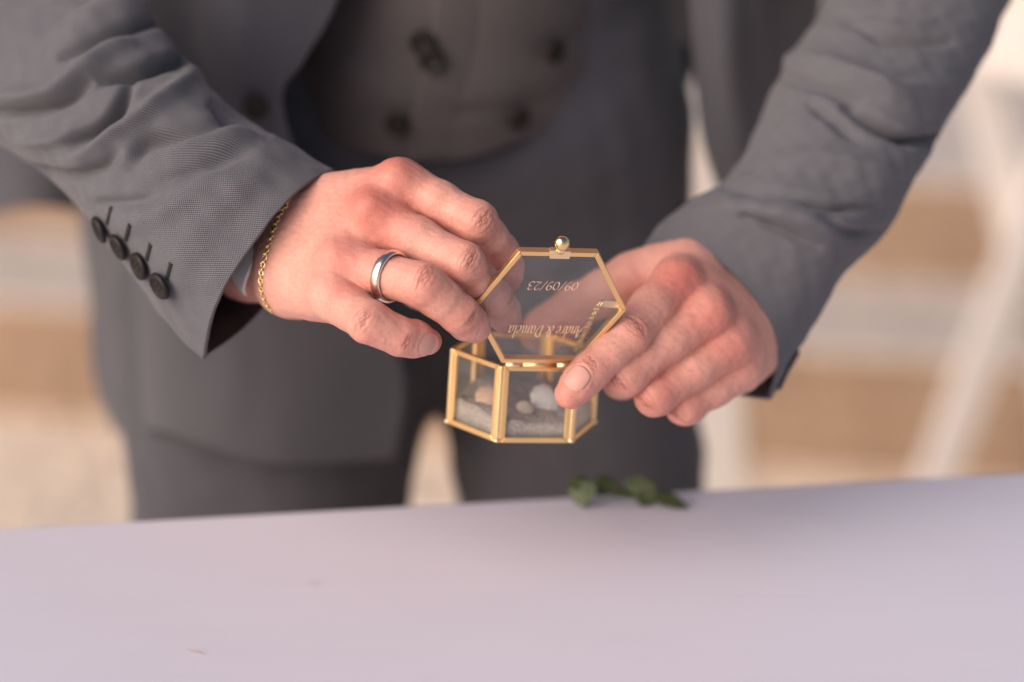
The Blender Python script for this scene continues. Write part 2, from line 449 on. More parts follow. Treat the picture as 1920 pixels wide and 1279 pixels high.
LF = dict(
    index=chain((752, 342, 20), (893, 416, 6), (941, 472, 24), (952, 526, 42), (42, 38, 33, 24)),
    middle=chain((700, 406, 13), (868, 494, -8), (926, 558, 14), (951, 604, 34), (45, 40, 34, 25)),
    ring=chain((640, 494, 6), (794, 535, -21), (860, 588, -12), (893, 618, 8), (45, 41, 36, 25)),
    pinky=chain((622, 554, -2), (692, 604, -24), (752, 631, -20), (803, 640, -8), (45, 39, 34, 25)),
    thumb=chain((690, 480, 70), (790, 540, 66), (850, 575, 50), (885, 592, 40), (44, 38, 36, 28)),
)
LP = [((590, 388, 44, 56), (748, 350, 22, 42)), ((565, 430, 42, 56), (700, 408, 16, 44)), ((550, 480, 36, 56), (645, 490, 12, 46)),
      ((545, 534, 32, 60), (628, 556, 8, 46)), ((575, 440, 62, 60), (680, 470, 50, 52)), ((560, 500, 55, 55), (640, 530, 25, 48)),
      ((560, 430, 52, 72), (480, 440, 76, 78)), ((550, 500, 46, 70), (470, 480, 72, 76)), ((475, 460, 78, 88), (330, 330, 120, 100)),
      ((715, 395, 22, 40), (690, 440, 18, 40)), ((660, 450, 18, 44), (632, 520, 10, 44))]
LB = [(744, 338, 12, 32), (694, 394, 5, 32), (634, 488, -1, 30)]
LEFT = Hand(LP, LF, LB, kp=.014, kf=.009)
RF = dict(
    index=chain((1268, 532, 56), (1178, 626, 30), (1108, 694, 22), (1068, 738, 19), (46, 40, 35, 29)),
    middle=chain((1325, 588, 52), (1172, 702, 34), (1166, 712, 62), (1190, 700, 80), (46, 39, 35, 28)),
    ring=chain((1368, 645, 58), (1228, 742, 42), (1238, 742, 70), (1268, 715, 86), (44, 37, 33, 27)),
    pinky=chain((1386, 696, 68), (1284, 762, 54), (1296, 760, 78), (1322, 735, 90), (40, 33, 30, 25)),
    thumb=chain((1180, 528, 88), (1082, 574, 100), (1040, 604, 103), (1004, 626, 104), (46, 40, 38, 30)),
)
RP = [((1392, 585, 94, 56), (1276, 526, 64, 46)), ((1405, 605, 92, 56), (1328, 586, 60, 46)), ((1412, 630, 93, 54), (1368, 642, 66, 44)),
      ((1412, 655, 97, 50), (1388, 690, 76, 42)), ((1380, 585, 122, 54), (1190, 526, 92, 44)), ((1362, 545, 98, 52), (1288, 512, 86, 51)), ((1288, 512, 86, 50), (1235, 508, 88, 44)), ((1300, 556, 68, 42), (1368, 650, 68, 40)),
      ((1380, 640, 120, 58), (1290, 640, 90, 55)), ((1405, 605, 112, 70), (1445, 545, 135, 66)), ((1415, 625, 112, 62), (1455, 560, 135, 62)), ((1450, 540, 140, 64), (1550, 330, 175, 80))]
RB = [(1272, 526, 52, 32), (1330, 586, 49, 30)]
RIGHT = Hand(RP, RF, RB, kp=.012, kf=.008)

def finger_frames(hand, nm, view_hint):
    p, r = hand.f[nm]
    out = {}
    d_prox, d_mid, d_dist = nrm(p[2] - p[0]), nrm(p[4] - p[2]), nrm(p[6] - p[4])
    for key, c, d, a, b in (('pip', p[2], nrm(d_prox + d_mid), d_prox, d_mid), ('dip', p[4], nrm(d_mid + d_dist), d_mid, d_dist), ('nail', None, d_dist, d_mid, d_dist)):
        n = (a - b); n = n - d * (n @ d); q = view_hint - d * (view_hint @ d)
        n = nrm(nrm(n) * min(1, np.linalg.norm(a - b) * 2) + nrm(q) * .3)
        n = nrm(n - d * (n @ d))
        if c is None: c = p[4] + (p[6] - p[4]) * .62
        out[key] = (c, d, n, np.cross(d, n))
    out['r'] = r
    return out
VH_L = nrm(-FW * .8 + UP * .55); VH_R = nrm(-FW * .85 + UP * .3 + RT * .1)

def build_hand(hand, side, vh, knuckles, h):
    pts = [p for n in hand.f for p in hand.f[n][0]] + [a for a, b, _, _ in hand.palm[:-1]] + [b for a, b, _, _ in hand.palm[:-1]]
    pts = np.array(pts); lo, hi = pts.min(0) - .024, pts.max(0) + .024
    V, F = surface_nets(hand, lo, hi, h)
    for _ in range(2):
        n = grad(hand, V); V = V - n * hand(V)[:, None]
    n = grad(hand, V)
    red = np.zeros(len(V)); crease = np.zeros(len(V)); hair = np.zeros(len(V)); disp = np.zeros(len(V))
    disp += .00032 * wob(V, 60, 3) + .00012 * wob(V, 190, 4)
    for (x, y, z, rad, amt) in knuckles:
        d = np.linalg.norm(V - H(x, y, z), axis=1); red = np.maximum(red, amt * np.exp(-(d / PR(rad)) ** 2))
    g = np.random.default_rng(11 + len(side))
    for nm in hand.f:
        fr = finger_frames(hand, nm, vh); p, r = hand.f[nm]
        near = hand.finger(nm, V) < .0045
        for key, amp, span, ks in (('pip', .00033, .0072, (-4.4, -2.2, -.6, .7, 2.1, 4.3)), ('dip', .00026, .0055, (-1.6, -.6, .4, 1.4))):
            c, d, dn, b = fr[key]; q = V - c; s = q @ d; t = q @ b; up = (n @ dn)
            m = near & (np.abs(s) < .012) & (up > -.1)
            wgt = np.clip((up + .05) / .5, 0, 1) * np.exp(-(s / .0065) ** 2)
            for k in ks:
                k = k * g.uniform(.85, 1.15); a = amp * g.uniform(.55, 1.15) * (1.2 if abs(k) < 2 else .8); sk = g.uniform(-.12, .12)
                if key == 'dip': curve = 0
                L = span * g.uniform(.55, 1.0)
                sl = k * .001 * (1 - .55 * np.clip(np.abs(t) / span, 0, 1.3) ** 2) + sk * t + .00022 * np.sin(t * 1500 + k * 3) + .00015 * np.sin(t * 3700 + k * 7)
                line = np.exp(-((s - sl) / .00038) ** 2) * wgt * np.exp(-(t / L) ** 4) * m
                disp -= a * line; crease = np.maximum(crease, line * a / .00030)
            red = np.where(m, np.maximum(red, .50 * np.exp(-(q ** 2).sum(1) / .011 ** 2)), red)
            if key == 'pip': disp += np.where(m, .0006 * np.exp(-(q ** 2).sum(1) / .010 ** 2) * np.clip(up, 0, 1), 0)
        # pink finger ends, hairs on the proximal phalanx
        q = V - p[6]; red = np.where(near, np.maximum(red, .55 * np.exp(-(q ** 2).sum(1) / .013 ** 2)), red)
        mid = (p[0] + p[2]) / 2 + fr['pip'][2] * r[0] * .8; q = V - mid
        hair = np.maximum(hair, np.exp(-(q ** 2).sum(1) / .014 ** 2) * (n @ fr['pip'][2] > .2))
        # a raised fold of skin round the nail bed
        c, d, dn, b = fr['nail']; q = V - c; s = q @ d; t = q @ b; wn = r[5] * .72; ln = r[5] * .84
        ell = np.sqrt((t / wn) ** 2 + (np.where(s > 0, s * .0, s) / ln) ** 2)
        fold = np.exp(-((ell - 1.12) / .13) ** 2) * np.clip(n @ dn, 0, 1) * (np.abs(s) < ln * 1.35) * near * (s < ln * .8)
        disp += .0004 * fold
    V2 = V + n * disp[:, None]
    return V2, F, np.stack([np.clip(red, 0, 1), np.clip(crease, 0, 1), hair, np.ones(len(V))], 1)

KL = [(742, 312, 14, 70, .8), (700, 380, 0, 85, .8), (640, 490, -8, 60, .55), (655, 545, -15, 45, .5), (700, 470, -10, 60, .4), (830, 600, 0, 50, .45), (680, 620, -20, 50, .35)]
KR = [(1275, 525, 45, 62, .9), (1335, 600, 48, 70, .75), (1372, 655, 52, 60, .6), (1190, 560, 70, 60, .6), (1240, 740, 40, 70, .55)]
vl, fl, cl = build_hand(LEFT, 'l', VH_L, KL, .00058)
vr, fr_, cr_ = build_hand(RIGHT, 'rr', VH_R, KR, .00070)

# the rest of the body inside the clothes: arms, shoulders, trunk
BX = UY(740, 300, 1.49)[0]
SHL, SHR = np.array([BX - .19, 1.50, 1.40]), np.array([BX + .19, 1.50, 1.40])
EL_L, EL_R = H(-190, -60, 175), H(1850, -190, 265)
def body_sdf(P):
    prims = [(H(480, 465, 78), EL_L, .026, .040), (EL_L, SHL, .040, .052), (H(1442, 520, 140), EL_R, .019, .040), (EL_R, SHR, .040, .052),
             (SHL, SHR, .055, .055), (np.array([BX, 1.50, 1.34]), np.array([BX, 1.51, 1.06]), .105, .10), (np.array([BX, 1.50, 1.40]), np.array([BX, 1.48, 1.50]), .06, .055),
             (np.array([BX - .07, 1.51, .98]), np.array([BX + .07, 1.51, .98]), .085, .085)]
    d = None
    for a, b, r1, r2 in prims:
        e = rcone(P, np.asarray(a, float), np.asarray(b, float), r1, r2); d = e if d is None else smin(d, e, .03)
    return d
vb, fb = surface_nets(body_sdf, (-.60, .95, .80), (.70, 1.72, 1.62), .010, 4)
cb = np.tile([.1, 0, 0, 1.], (len(vb), 1))
Vall = np.concatenate([vl, vr, vb]); Fall = np.concatenate([fl, fr_ + len(vl), fb + len(vl) + len(vr)])
person = mesh('person', Vall, Fall, SKIN)
ca = person.data.color_attributes.new('skin', 'FLOAT_COLOR', 'POINT'); ca.data.foreach_set('color', np.concatenate([cl, cr_, cb]).astype(np.float32).ravel())
tag(person, 'person in grey three-piece suit holding open glass box over white table', 'person')

# fingernails
def nail(hand, nm, vh, ws=.80, ls=1.0, roll=0.0, shift=0.0):
    fr = finger_frames(hand, nm, vh); c, d, n, b = fr['nail']; r = fr['r'][5]; wn, ln = r * ws, r * .92 * ls
    if roll:
        n = nrm(n * math.cos(roll) + b * math.sin(roll)); b = np.cross(d, n)
    c = c + d * shift
    nu, nv = 13, 13
    v, u = [q.ravel() for q in np.meshgrid(np.linspace(-1, 1, nv), np.linspace(-1, 1, nu), indexing='ij')]
    uu = u * np.sqrt(1 - .38 * v * v); vv = v * np.sqrt(1 - .36 * u * u)            # squarish oval outline
    flatp = c + b * (uu * wn)[:, None] + d * (vv * ln)[:, None]
    S, ok = sphere_trace(hand, flatp + n * .03, -n)
    hgt = np.where(ok, (S - c) @ n, 0); flat = r * .93 * np.cos(np.minimum(1.25, np.abs(uu) * .92))
    hgt = np.where(v > .2, np.maximum(hgt, flat * .985), hgt)
    edge = np.maximum(np.abs(u), np.abs(v)); rise = .00030 * (1 - edge ** 4) - .00008 * edge ** 6 + np.where(v > .8, .0003, 0)
    V = flatp + n * (hgt + rise)[:, None]
    F = [(j * nu + i, j * nu + i + 1, (j + 1) * nu + i + 1, (j + 1) * nu + i) for j in range(nv - 1) for i in range(nu - 1)]
    o = mesh('fingernail', V, F, NAIL, person)
    m = o.modifiers.new('thickness', 'SOLIDIFY'); m.thickness = .0004; m.offset = -.2
    return o
for nm in ('index', 'middle', 'ring', 'pinky'): nail(LEFT, nm, VH_L, .72, .9)
nail(RIGHT, 'index', VH_R, .66, .78, 0, -.0004); nail(RIGHT, 'thumb', VH_R)

# ------------------------------------------------------------------ clothes
def folds_apply(V, N, folds, limit=None):
    px, d = proj(V); facing = ((CAM - V) * N).sum(1) > 0
    disp = np.zeros(len(V))
    for amp, wid, line in folds:
        L = cr(np.array(line, float), max(12, len(line) * 8)); best = np.full(len(V), 1e9); tt = np.zeros(len(V))
        for i in range(len(L) - 1):
            a, b = L[i], L[i + 1]; ab = b - a; t = np.clip(((px - a) @ ab) / (ab @ ab + 1e-9), 0, 1)
            q = np.linalg.norm(px - (a + t[:, None] * ab), axis=1); m = q < best; best = np.where(m, q, best); tt = np.where(m, (i + t) / (len(L) - 1), tt)
        taper = np.sin(np.clip(tt, 0.0, 1) * math.pi * .86 + .22) ** .7
        disp += amp / 1000 * np.exp(-(best / wid) ** 2) * taper
    return V + N * (disp * facing)[:, None]
def sleeve(name, rings, nu, nv, folds, mt, thick=.0022, seed=1, label=None, pointed=0.0):
    """rings: (T px, B px, centre z mm, near-side offset (dx,dy px), depth radius mm)"""
    T = cr([r[0] for r in rings], nv); B = cr([r[1] for r in rings], nv)
    z = cr([[r[2]] for r in rings], nv)[:, 0]; off = cr([r[3] for r in rings], nv); dr = cr([[r[4]] for r in rings], nv)[:, 0]
    V = np.zeros((nv, nu, 3)); UVs = np.zeros((nv, nu, 2))
    for j in range(nv):
        pt = pointed * np.clip((j / (nv - 1) - .62) / .38, 0, 1)
        C = (T[j] + B[j]) / 2; c3 = H(C[0], C[1], z[j]); R3 = H(T[j][0], T[j][1], z[j]) - c3
        near = H(C[0] + off[j][0], C[1] + off[j][1], z[j] - dr[j]) - c3
        for i in range(nu):
            a = 2 * math.pi * i / nu; ca_, sa = math.cos(a), math.sin(a)
            V[j, i] = c3 + R3 * math.copysign(abs(ca_) ** .9, ca_) + near * math.copysign(abs(sa) ** (.9 + (pt if ca_ < 0 else pt * ca_ ** 2 * .5) * (abs(ca_) if ca_ < 0 else 1)), sa)
    du = np.linalg.norm(np.roll(V, -1, 1) - V, axis=2); cum = np.cumsum(np.concatenate([np.zeros((nv, 1)), du[:, :-1]], 1), 1)
    girth = du.sum(1).mean() * 1000
    dv = np.concatenate([[0], np.cumsum(np.linalg.norm(V[1:, nu // 4] - V[:-1, nu // 4], axis=1))]) * 1000
    UVs[..., 0] = (cum / du.sum(1, keepdims=True)) * girth; UVs[..., 1] = dv[:, None]
    F = []
    for j in range(nv - 1):
        for i in range(nu): F.append((j * nu + i, (j + 1) * nu + i, (j + 1) * nu + (i + 1) % nu, j * nu + (i + 1) % nu))
    Vf = V.reshape(-1, 3)
    def normals(Vf):
        G = Vf.reshape(nv, nu, 3); a = np.roll(G, -1, 1) - np.roll(G, 1, 1); b = np.gradient(G, axis=0); n = nrm(np.cross(b, a))
        ctr = G.mean(1, keepdims=True); s = np.sign((n * (G - ctr)).sum(2).mean()); return (n * s).reshape(-1, 3)
    N = normals(Vf)
    Vf = folds_apply(Vf, N, folds)
    ed = np.clip((nv - 1 - np.repeat(np.arange(nv), nu)) / 14, 0, 1)
    Vf = Vf + N * (.0008 * wob(Vf, 22, seed) * ed + .0005 * wob(Vf, 70, seed + 1) * ed)[:, None]
    # fix winding so that normals point outwards
    f0 = F[(nv // 2) * nu]; fn = np.cross(Vf[f0[1]] - Vf[f0[0]], Vf[f0[2]] - Vf[f0[0]])
    if fn @ N[f0[0]] < 0: F = [f[::-1] for f in F]
    o = mesh(name, Vf, F, mt, person, uv=UVs.reshape(-1, 2)); o.data.materials.append(LINING)
    m = o.modifiers.new('cloth', 'SOLIDIFY'); m.thickness = thick; m.offset = -1; m.material_offset = 1; m.material_offset_rim = 0
    if label: o['label'] = label
    return o, Vf, F

sh_px, sh_d = proj(SHL[None]); sz = (sh_d[0] - D0) * 1000
LR = [((sh_px[0][0] + 110, sh_px[0][1] - 60), (sh_px[0][0] - 250, sh_px[0][1] + 40), sz, (0, 0), 80),
      ((60, -520), (-330, -300), 260, (0, 0), 66), ((90, -260), (-330, -20), 190, (0, 0), 60), ((205, -95), (-110, 175), 140, (0, 0), 56), ((270, 0), (0, 270), 112, (-8, -3), 53), ((325, 85), (75, 322), 96, (-10, -4), 51),
      ((372, 132), (130, 370), 86, (-12, -5), 50), ((420, 190), (170, 414), 76, (-14, -6), 49), ((470, 225), (230, 495), 66, (-16, -7), 49), ((540, 265), (290, 572), 54, (-30, -14), 44),
      ((590, 296), (338, 628), 49, (-37, -20), 39), ((626, 318), (380, 674), 45, (-42, -22), 37)]
LFOLD = [(-10.3, 10, [(120, 105), (195, 66), (250, 48), (300, 42)]), (-15.4, 12, [(190, 150), (263, 132), (306, 118), (352, 108)]),
         (-12.2, 10, [(140, 270), (192, 238), (222, 203), (245, 160)]), (-8.2, 14, [(245, 305), (275, 265), (350, 255), (430, 232)]),
         (-4.4, 14, [(290, 345), (383, 312), (475, 272)]), (-10.3, 10, [(-30, 212), (60, 205), (120, 188), (165, 155)]), (-7.1, 10, [(60, 322), (130, 330), (185, 312), (215, 285)]),
         (7.4, 14, [(150, 292), (200, 262), (255, 228), (310, 184), (352, 146)]), (5.6, 20, [(300, 292), (380, 264), (500, 243)]),
         (8.4, 15, [(-20, 182), (80, 180), (150, 140), (200, 100), (240, 84)]), (5.6, 13, [(40, 262), (110, 262), (150, 235)]), (5.6, 20, [(120, 60), (200, 20), (270, 10)]),
         (-6.2, 11, [(400, 200), (440, 225), (500, 250)]), (-3.7, 13, [(170, 385), (240, 380), (300, 365)]), (3.7, 22, [(235, 420), (300, 400), (380, 350)])]
slL, slV, slF = sleeve('jacket_sleeve', LR, 220, 300, LFOLD, SUIT, seed=21, pointed=1.3)
sh_px, sh_d = proj(SHR[None]); sz = (sh_d[0] - D0) * 1000
RR = [((sh_px[0][0] - 110, sh_px[0][1] - 60), (sh_px[0][0] + 250, sh_px[0][1] + 40), sz, (0, 0), 80),
      ((1610, -420), (2010, -420), 300, (0, 0), 66), ((1590, -130), (1960, -130), 240, (0, 0), 62), ((1546, 0), (1894, 0), 205, (6, -6), 58), ((1503, 79), (1857, 82), 184, (12, -10), 56), ((1467, 130), (1812, 168), 168, (20, -14), 55),
      ((1424, 226), (1764, 240), 150, (30, -20), 53), ((1385, 306), (1710, 345), 134, (42, -28), 52), ((1340, 352), (1655, 445), 122, (52, -36), 51), ((1272, 392), (1582, 512), 112, (62, -42), 50),
      ((1236, 420), (1520, 618), 106, (72, -47), 38), ((1209, 458), (1446, 750), 102, (80, -52), 32)]
RFOLD = [(-7.7, 10, [(1455, 140), (1546, 165), (1612, 190)]), (-13.1, 11, [(1590, 200), (1656, 238), (1717, 266), (1775, 262)]), (-6.9, 9, [(1590, 48), (1668, 73), (1780, 80)]),
         (-6.2, 10, [(1520, 198), (1560, 222), (1612, 262)]), (-6.9, 10, [(1360, 350), (1473, 366), (1558, 388), (1660, 392)]), (-5.4, 10, [(1400, 408), (1460, 432), (1530, 464)]), (-5.4, 10, [(1540, 410), (1607, 440), (1660, 432)]),
         (5.6, 16, [(1470, 112), (1546, 120), (1620, 150), (1700, 200)]), (4.9, 18, [(1440, 310), (1546, 298), (1680, 318)]), (4.2, 16, [(1370, 382), (1470, 402), (1560, 425), (1640, 420)]), (5.6, 18, [(1580, 150), (1680, 170), (1790, 160)]),
         (-4.6, 11, [(1500, 20), (1580, 30), (1660, 20)]), (4.2, 18, [(1560, 60), (1660, 50), (1760, 40)])]
slR, srV, srF = sleeve('jacket_sleeve', RR, 200, 260, RFOLD, SUIT, seed=31, pointed=1.0)

def tube_ring(name, pts_c, z, axis_pts, mt): pass
# white shirt cuff peeping out of the nearer sleeve
CUFF = [((530, 352), (404, 510), 74, (-22, -12), 26), ((560, 360), (436, 532), 66, (-22, -12), 30), ((588, 370), (462, 556), 58, (-24, -13), 31)]
sc_, _, _ = sleeve('shirt_cuff', CUFF, 80, 24, [], COTTON, thick=.0012, seed=41); sc_.data.materials[1] = COTTON

# cuff buttons and buttonholes of the nearer sleeve
bvh = BVHTree.FromPolygons([tuple(v) for v in slV], slF)
def on_sleeve(px, py, tree):
    d = Vector(nrm(U(px, py, 1.0) - CAM)); hit = tree.ray_cast(Vector(CAM), d)
    if hit[0] is None:
        q = tree.find_nearest(Vector(H(px, py, 55))); return np.array(q[0]), np.array(q[1])
    n = np.array(hit[1]); n = n if n @ np.array(d) < 0 else -n
    return np.array(hit[0]), n
pf = [(0, .0016), (.0018, .0015), (.0040, .0013), (.0047, .0020), (.0056, .0024), (.0066, .0020), (.0071, .0010), (.0070, 0), (.0045, -.0008), (0, -.0008)]
bV, bF = lathe(pf, 28); BTN = raw('suit_button', bV, bF, BUTTON)
axL = nrm(H(380, 674, 38) - H(230, 495, 66))
for k, (x, y) in enumerate([(306, 533), (268, 497), (229, 460), (194, 428)]):
    c, n = on_sleeve(x, y, bvh)
    n = nrm(n + nrm(-FW) * .10 - RT * .42 - UP * .12)
    Mb = axisframe(c + n * .0016, n, FW); b = place(BTN, 'sleeve_button', Mb, parent=slL)
    for sx, sy in ((-1, -1), (1, -1), (-1, 1), (1, 1)):            # sewing holes with thread
        q = c + n * .0032 + Mb[:3, 0] * sx * .0012 + Mb[:3, 1] * sy * .0012
        tv_, tf_ = lathe([(0, .0004), (.0006, .0003), (.0007, 0)], 8)
        place(raw('thread_hole', tv_, tf_, THREAD), 'thread', axisframe(q, n, FW), parent=b)
    # worked buttonhole running up from the button
    P = [on_sleeve(x + dx, y + dy, bvh) for dx, dy in [(7 + t * 8, -10 - t * 30) for t in np.linspace(0, 1, 9)]]
    Vb, Fb = [], []
    for i, (p, nn) in enumerate(P):
        q = P[min(i + 1, 8)][0] - P[max(i - 1, 0)][0]; s = nrm(np.cross(nn, q)); wd = .0013 * (1.15 if i in (0, 8) else 1)
        Vb += [p + s * wd + nn * .0001, p + s * wd * .4 + nn * .0009, p - s * wd * .4 + nn * .0009, p - s * wd + nn * .0001]
    for i in range(8):
        for a in range(3): Fb.append((i * 4 + a, i * 4 + a + 1, i * 4 + a + 5, i * 4 + a + 4))
    mesh('buttonhole', Vb, Fb, THREAD, slL)

def panel(name, rows, nu, nv, mt, thick=.003, folds=(), seed=1, parent=None, wamp=.002):
    G = np.array([[UY(*p) for p in r] for r in rows]); m = G.shape[1]
    A = np.stack([cr(G[:, i], nv) for i in range(m)], 1); V = np.stack([cr(A[j], nu) for j in range(nv)], 0)
    uu = np.concatenate([np.zeros((nv, 1)), np.cumsum(np.linalg.norm(V[:, 1:] - V[:, :-1], axis=2), 1)], 1) * 1000
    vv = np.concatenate([np.zeros((1, nu)), np.cumsum(np.linalg.norm(V[1:] - V[:-1], axis=2), 0)], 0) * 1000
    F = [(j * nu + i, j * nu + i + 1, (j + 1) * nu + i + 1, (j + 1) * nu + i) for j in range(nv - 1) for i in range(nu - 1)]
    a = np.gradient(V, axis=1); b = np.gradient(V, axis=0); N = nrm(np.cross(a, b)).reshape(-1, 3); Vf = V.reshape(-1, 3)
    if (N * (CAM - Vf)).sum() < 0: N = -N
    else: F = [f[::-1] for f in F]
    fn = np.cross(Vf[F[0][1]] - Vf[F[0][0]], Vf[F[0][2]] - Vf[F[0][0]])
    if fn @ N[0] < 0: F = [f[::-1] for f in F]
    Vf = folds_apply(Vf, N, folds) if folds else Vf
    Vf = Vf + N * (wamp * wob(Vf, 9, seed))[:, None]
    o = mesh(name, Vf, F, mt, parent or person, uv=np.stack([uu, vv], -1).reshape(-1, 2))
    s = o.modifiers.new('cloth', 'SOLIDIFY'); s.thickness = thick; s.offset = -1
    return o, Vf, F

# trousers: two legs and a seat
def trouser_sdf(P):
    def g(px, py, Y, r): return (UY(px, py, Y), r)
    hipL, hipR = UY(525, 600, 1.49), UY(1060, 540, 1.50)
    kneeL, kneeR = np.array([UY(490, 900, 1.46)[0] - .010, 1.44, .48]), np.array([UY(1090, 900, 1.47)[0] + .012, 1.44, .48])
    ankL, ankR = kneeL + np.array([-.02, .04, -.40]), kneeR + np.array([.02, .04, -.40])
    d = rcone(P, hipL, kneeL, .106, .062); d = smin(d, rcone(P, kneeL, ankL, .062, .052), .03)
    e = rcone(P, hipR, kneeR, .090, .062); e = smin(e, rcone(P, kneeR, ankR, .062, .052), .03)
    d = smin(d, e, .02)
    top = rcone(P, np.array([BX - .075, 1.495, .90]), np.array([BX + .080, 1.495, .90]), .108, .108)
    top = smin(top, rcone(P, np.array([BX - .06, 1.495, 1.03]), np.array([BX + .065, 1.495, 1.03]), .105, .105), .05)
    return smin(d, top, .035)
tv2, tf2 = surface_nets(trouser_sdf, (-.42, 1.28, .03), (.36, 1.66, 1.12), .006, 4)
nn = grad(trouser_sdf, tv2, .002)
tv2 = tv2 + nn * (.003 * wob(tv2, 9, 5) + .0012 * wob(tv2, 26, 6))[:, None]
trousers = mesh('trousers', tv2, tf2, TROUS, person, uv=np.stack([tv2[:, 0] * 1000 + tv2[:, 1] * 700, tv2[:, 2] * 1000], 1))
# waistcoat wrapping the belly
def wrow(y, Yc, hem=None):
    xs = [440, 520, 620, 740, 860, 980, 1100, 1200, 1290]
    Yo = [.120, .060, .022, .004, 0, .014, .050, .130, .25]
    ys = hem or [y] * 9
    return [(x, yy, Yc + o) for x, yy, o in zip(xs, ys, Yo)]
HEM = [190, 232, 272, 300, 300, 262, 222, 160, 70]
WR = [wrow(-420, 1.395), wrow(-240, 1.375), wrow(-120, 1.362)] + [wrow(0, 1.355, [(-120) + (h + 120) * t for h in HEM]) for t in (.3, .55, .78)] + [wrow(0, 1.368, HEM)]
waist, wV, wF = panel('waistcoat', WR, 90, 90, WAIST, .004, folds=[(-3.5, 20, [(560, 150), (650, 210), (700, 215)]), (2.5, 26, [(580, 60), (650, 120), (730, 170)]), (-3, 20, [(1020, 100), (1120, 60), (1220, 40)]), (-2.5, 20, [(960, 220), (1060, 170), (1150, 130)]), (-3, 16, [(800, 205), (870, 215), (950, 205)])], seed=51)
# overlapping front edge of the double-breasted waistcoat
wb = BVHTree.FromPolygons([tuple(v) for v in wV], wF)
edge = [(818, -110), (815, 0), (806, 90), (780, 190), (764, 262), (772, 292)]
E0 = cr(edge, 30); rowsV = []
for (x, y) in E0:
    r = []
    for dx in np.linspace(0, 90, 10):
        p, n = on_sleeve(x + dx, min(y, 292 - dx * .1), wb); r.append(p + n * (.0062 * (1 - dx / 90) - .0010))
    rowsV.append(r)
rowsV = np.array(rowsV); Vv = rowsV.reshape(-1, 3)
Ff = [(j * 10 + i, (j + 1) * 10 + i, (j + 1) * 10 + i + 1, j * 10 + i + 1) for j in range(29) for i in range(9)]
uvv = np.stack(np.meshgrid(np.arange(10) * 3., np.arange(30) * 4.), -1).reshape(-1, 2)
fl_ = mesh('front_flap', Vv, Ff, WAIST, waist, uv=uvv); s = fl_.modifiers.new('cloth', 'SOLIDIFY'); s.thickness = .0006; s.offset = 1
WBT = raw('waistcoat_button', *lathe([(r * 1.05, z * 1.2) for r, z in pf], 20), BUTTON)
for (x, y) in [(812, 106), (1022, 90), (752, 220), (960, 211), (796, 74)]:
    p, n = on_sleeve(x, y, wb); place(WBT, 'waistcoat_button', axisframe(p + n * .0075, n, FW), parent=waist)

# jacket: nearer front hanging open on the left, the other front, and the back skirt
JL = [[(60, -420, 1.52), (180, -420, 1.42), (330, -420, 1.35), (480, -420, 1.325), (690, -420, 1.345)],
      [(70, -180, 1.52), (200, -180, 1.42), (330, -180, 1.345), (470, -180, 1.315), (665, -180, 1.335)],
      [(80, 0, 1.53), (210, 0, 1.42), (330, 0, 1.34), (450, 0, 1.31), (632, 0, 1.325)],
      [(100, 110, 1.54), (225, 110, 1.42), (325, 110, 1.335), (430, 110, 1.305), (572, 110, 1.315)],
      [(130, 210, 1.55), (240, 210, 1.42), (318, 210, 1.335), (420, 210, 1.31), (530, 195, 1.313)],
      [(150, 400, 1.57), (245, 400, 1.43), (308, 400, 1.345), (440, 400, 1.325), (600, 400, 1.325)],
      [(168, 560, 1.58), (250, 570, 1.44), (306, 580, 1.355), (480, 590, 1.335), (715, 590, 1.345)],
      [(178, 720, 1.58), (254, 730, 1.44), (306, 730, 1.36), (500, 750, 1.338), (762, 720, 1.36)],
      [(212, 812, 1.57), (268, 806, 1.44), (310, 808, 1.36), (508, 868, 1.338), (742, 862, 1.362)]]
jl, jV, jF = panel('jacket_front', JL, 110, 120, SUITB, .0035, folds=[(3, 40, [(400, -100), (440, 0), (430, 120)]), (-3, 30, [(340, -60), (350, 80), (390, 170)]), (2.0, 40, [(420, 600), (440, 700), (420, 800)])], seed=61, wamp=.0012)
jb = BVHTree.FromPolygons([tuple(v) for v in jV], jF)
p, n = on_sleeve(478, 197, jb); place(WBT, 'jacket_button', axisframe(p + n * .004, n, FW), parent=jl)
JR = [[(1290, -420, 1.40), (1370, -420, 1.37), (1470, -420, 1.39), (1600, -420, 1.47)],
      [(1288, -150, 1.40), (1370, -150, 1.37), (1470, -150, 1.39), (1580, -150, 1.47)],
      [(1292, 0, 1.41), (1360, 0, 1.38), (1450, 0, 1.40), (1545, 0, 1.48)],
      [(1300, 150, 1.42), (1365, 150, 1.39), (1440, 150, 1.41), (1520, 150, 1.48)],
      [(1330, 300, 1.44), (1385, 300, 1.41), (1450, 300, 1.43), (1510, 300, 1.49)],
      [(1352, 400, 1.46), (1400, 410, 1.43), (1450, 410, 1.45), (1500, 400, 1.50)],
      [(1375, 520, 1.48), (1410, 540, 1.46), (1450, 540, 1.48), (1480, 520, 1.52)]]
panel('jacket_front', JR, 60, 80, SUITB, .0035, folds=[(-4, 26, [(1400, -60), (1420, 120), (1430, 260)]), (3, 26, [(1350, 0), (1360, 150), (1390, 300)])], seed=71)
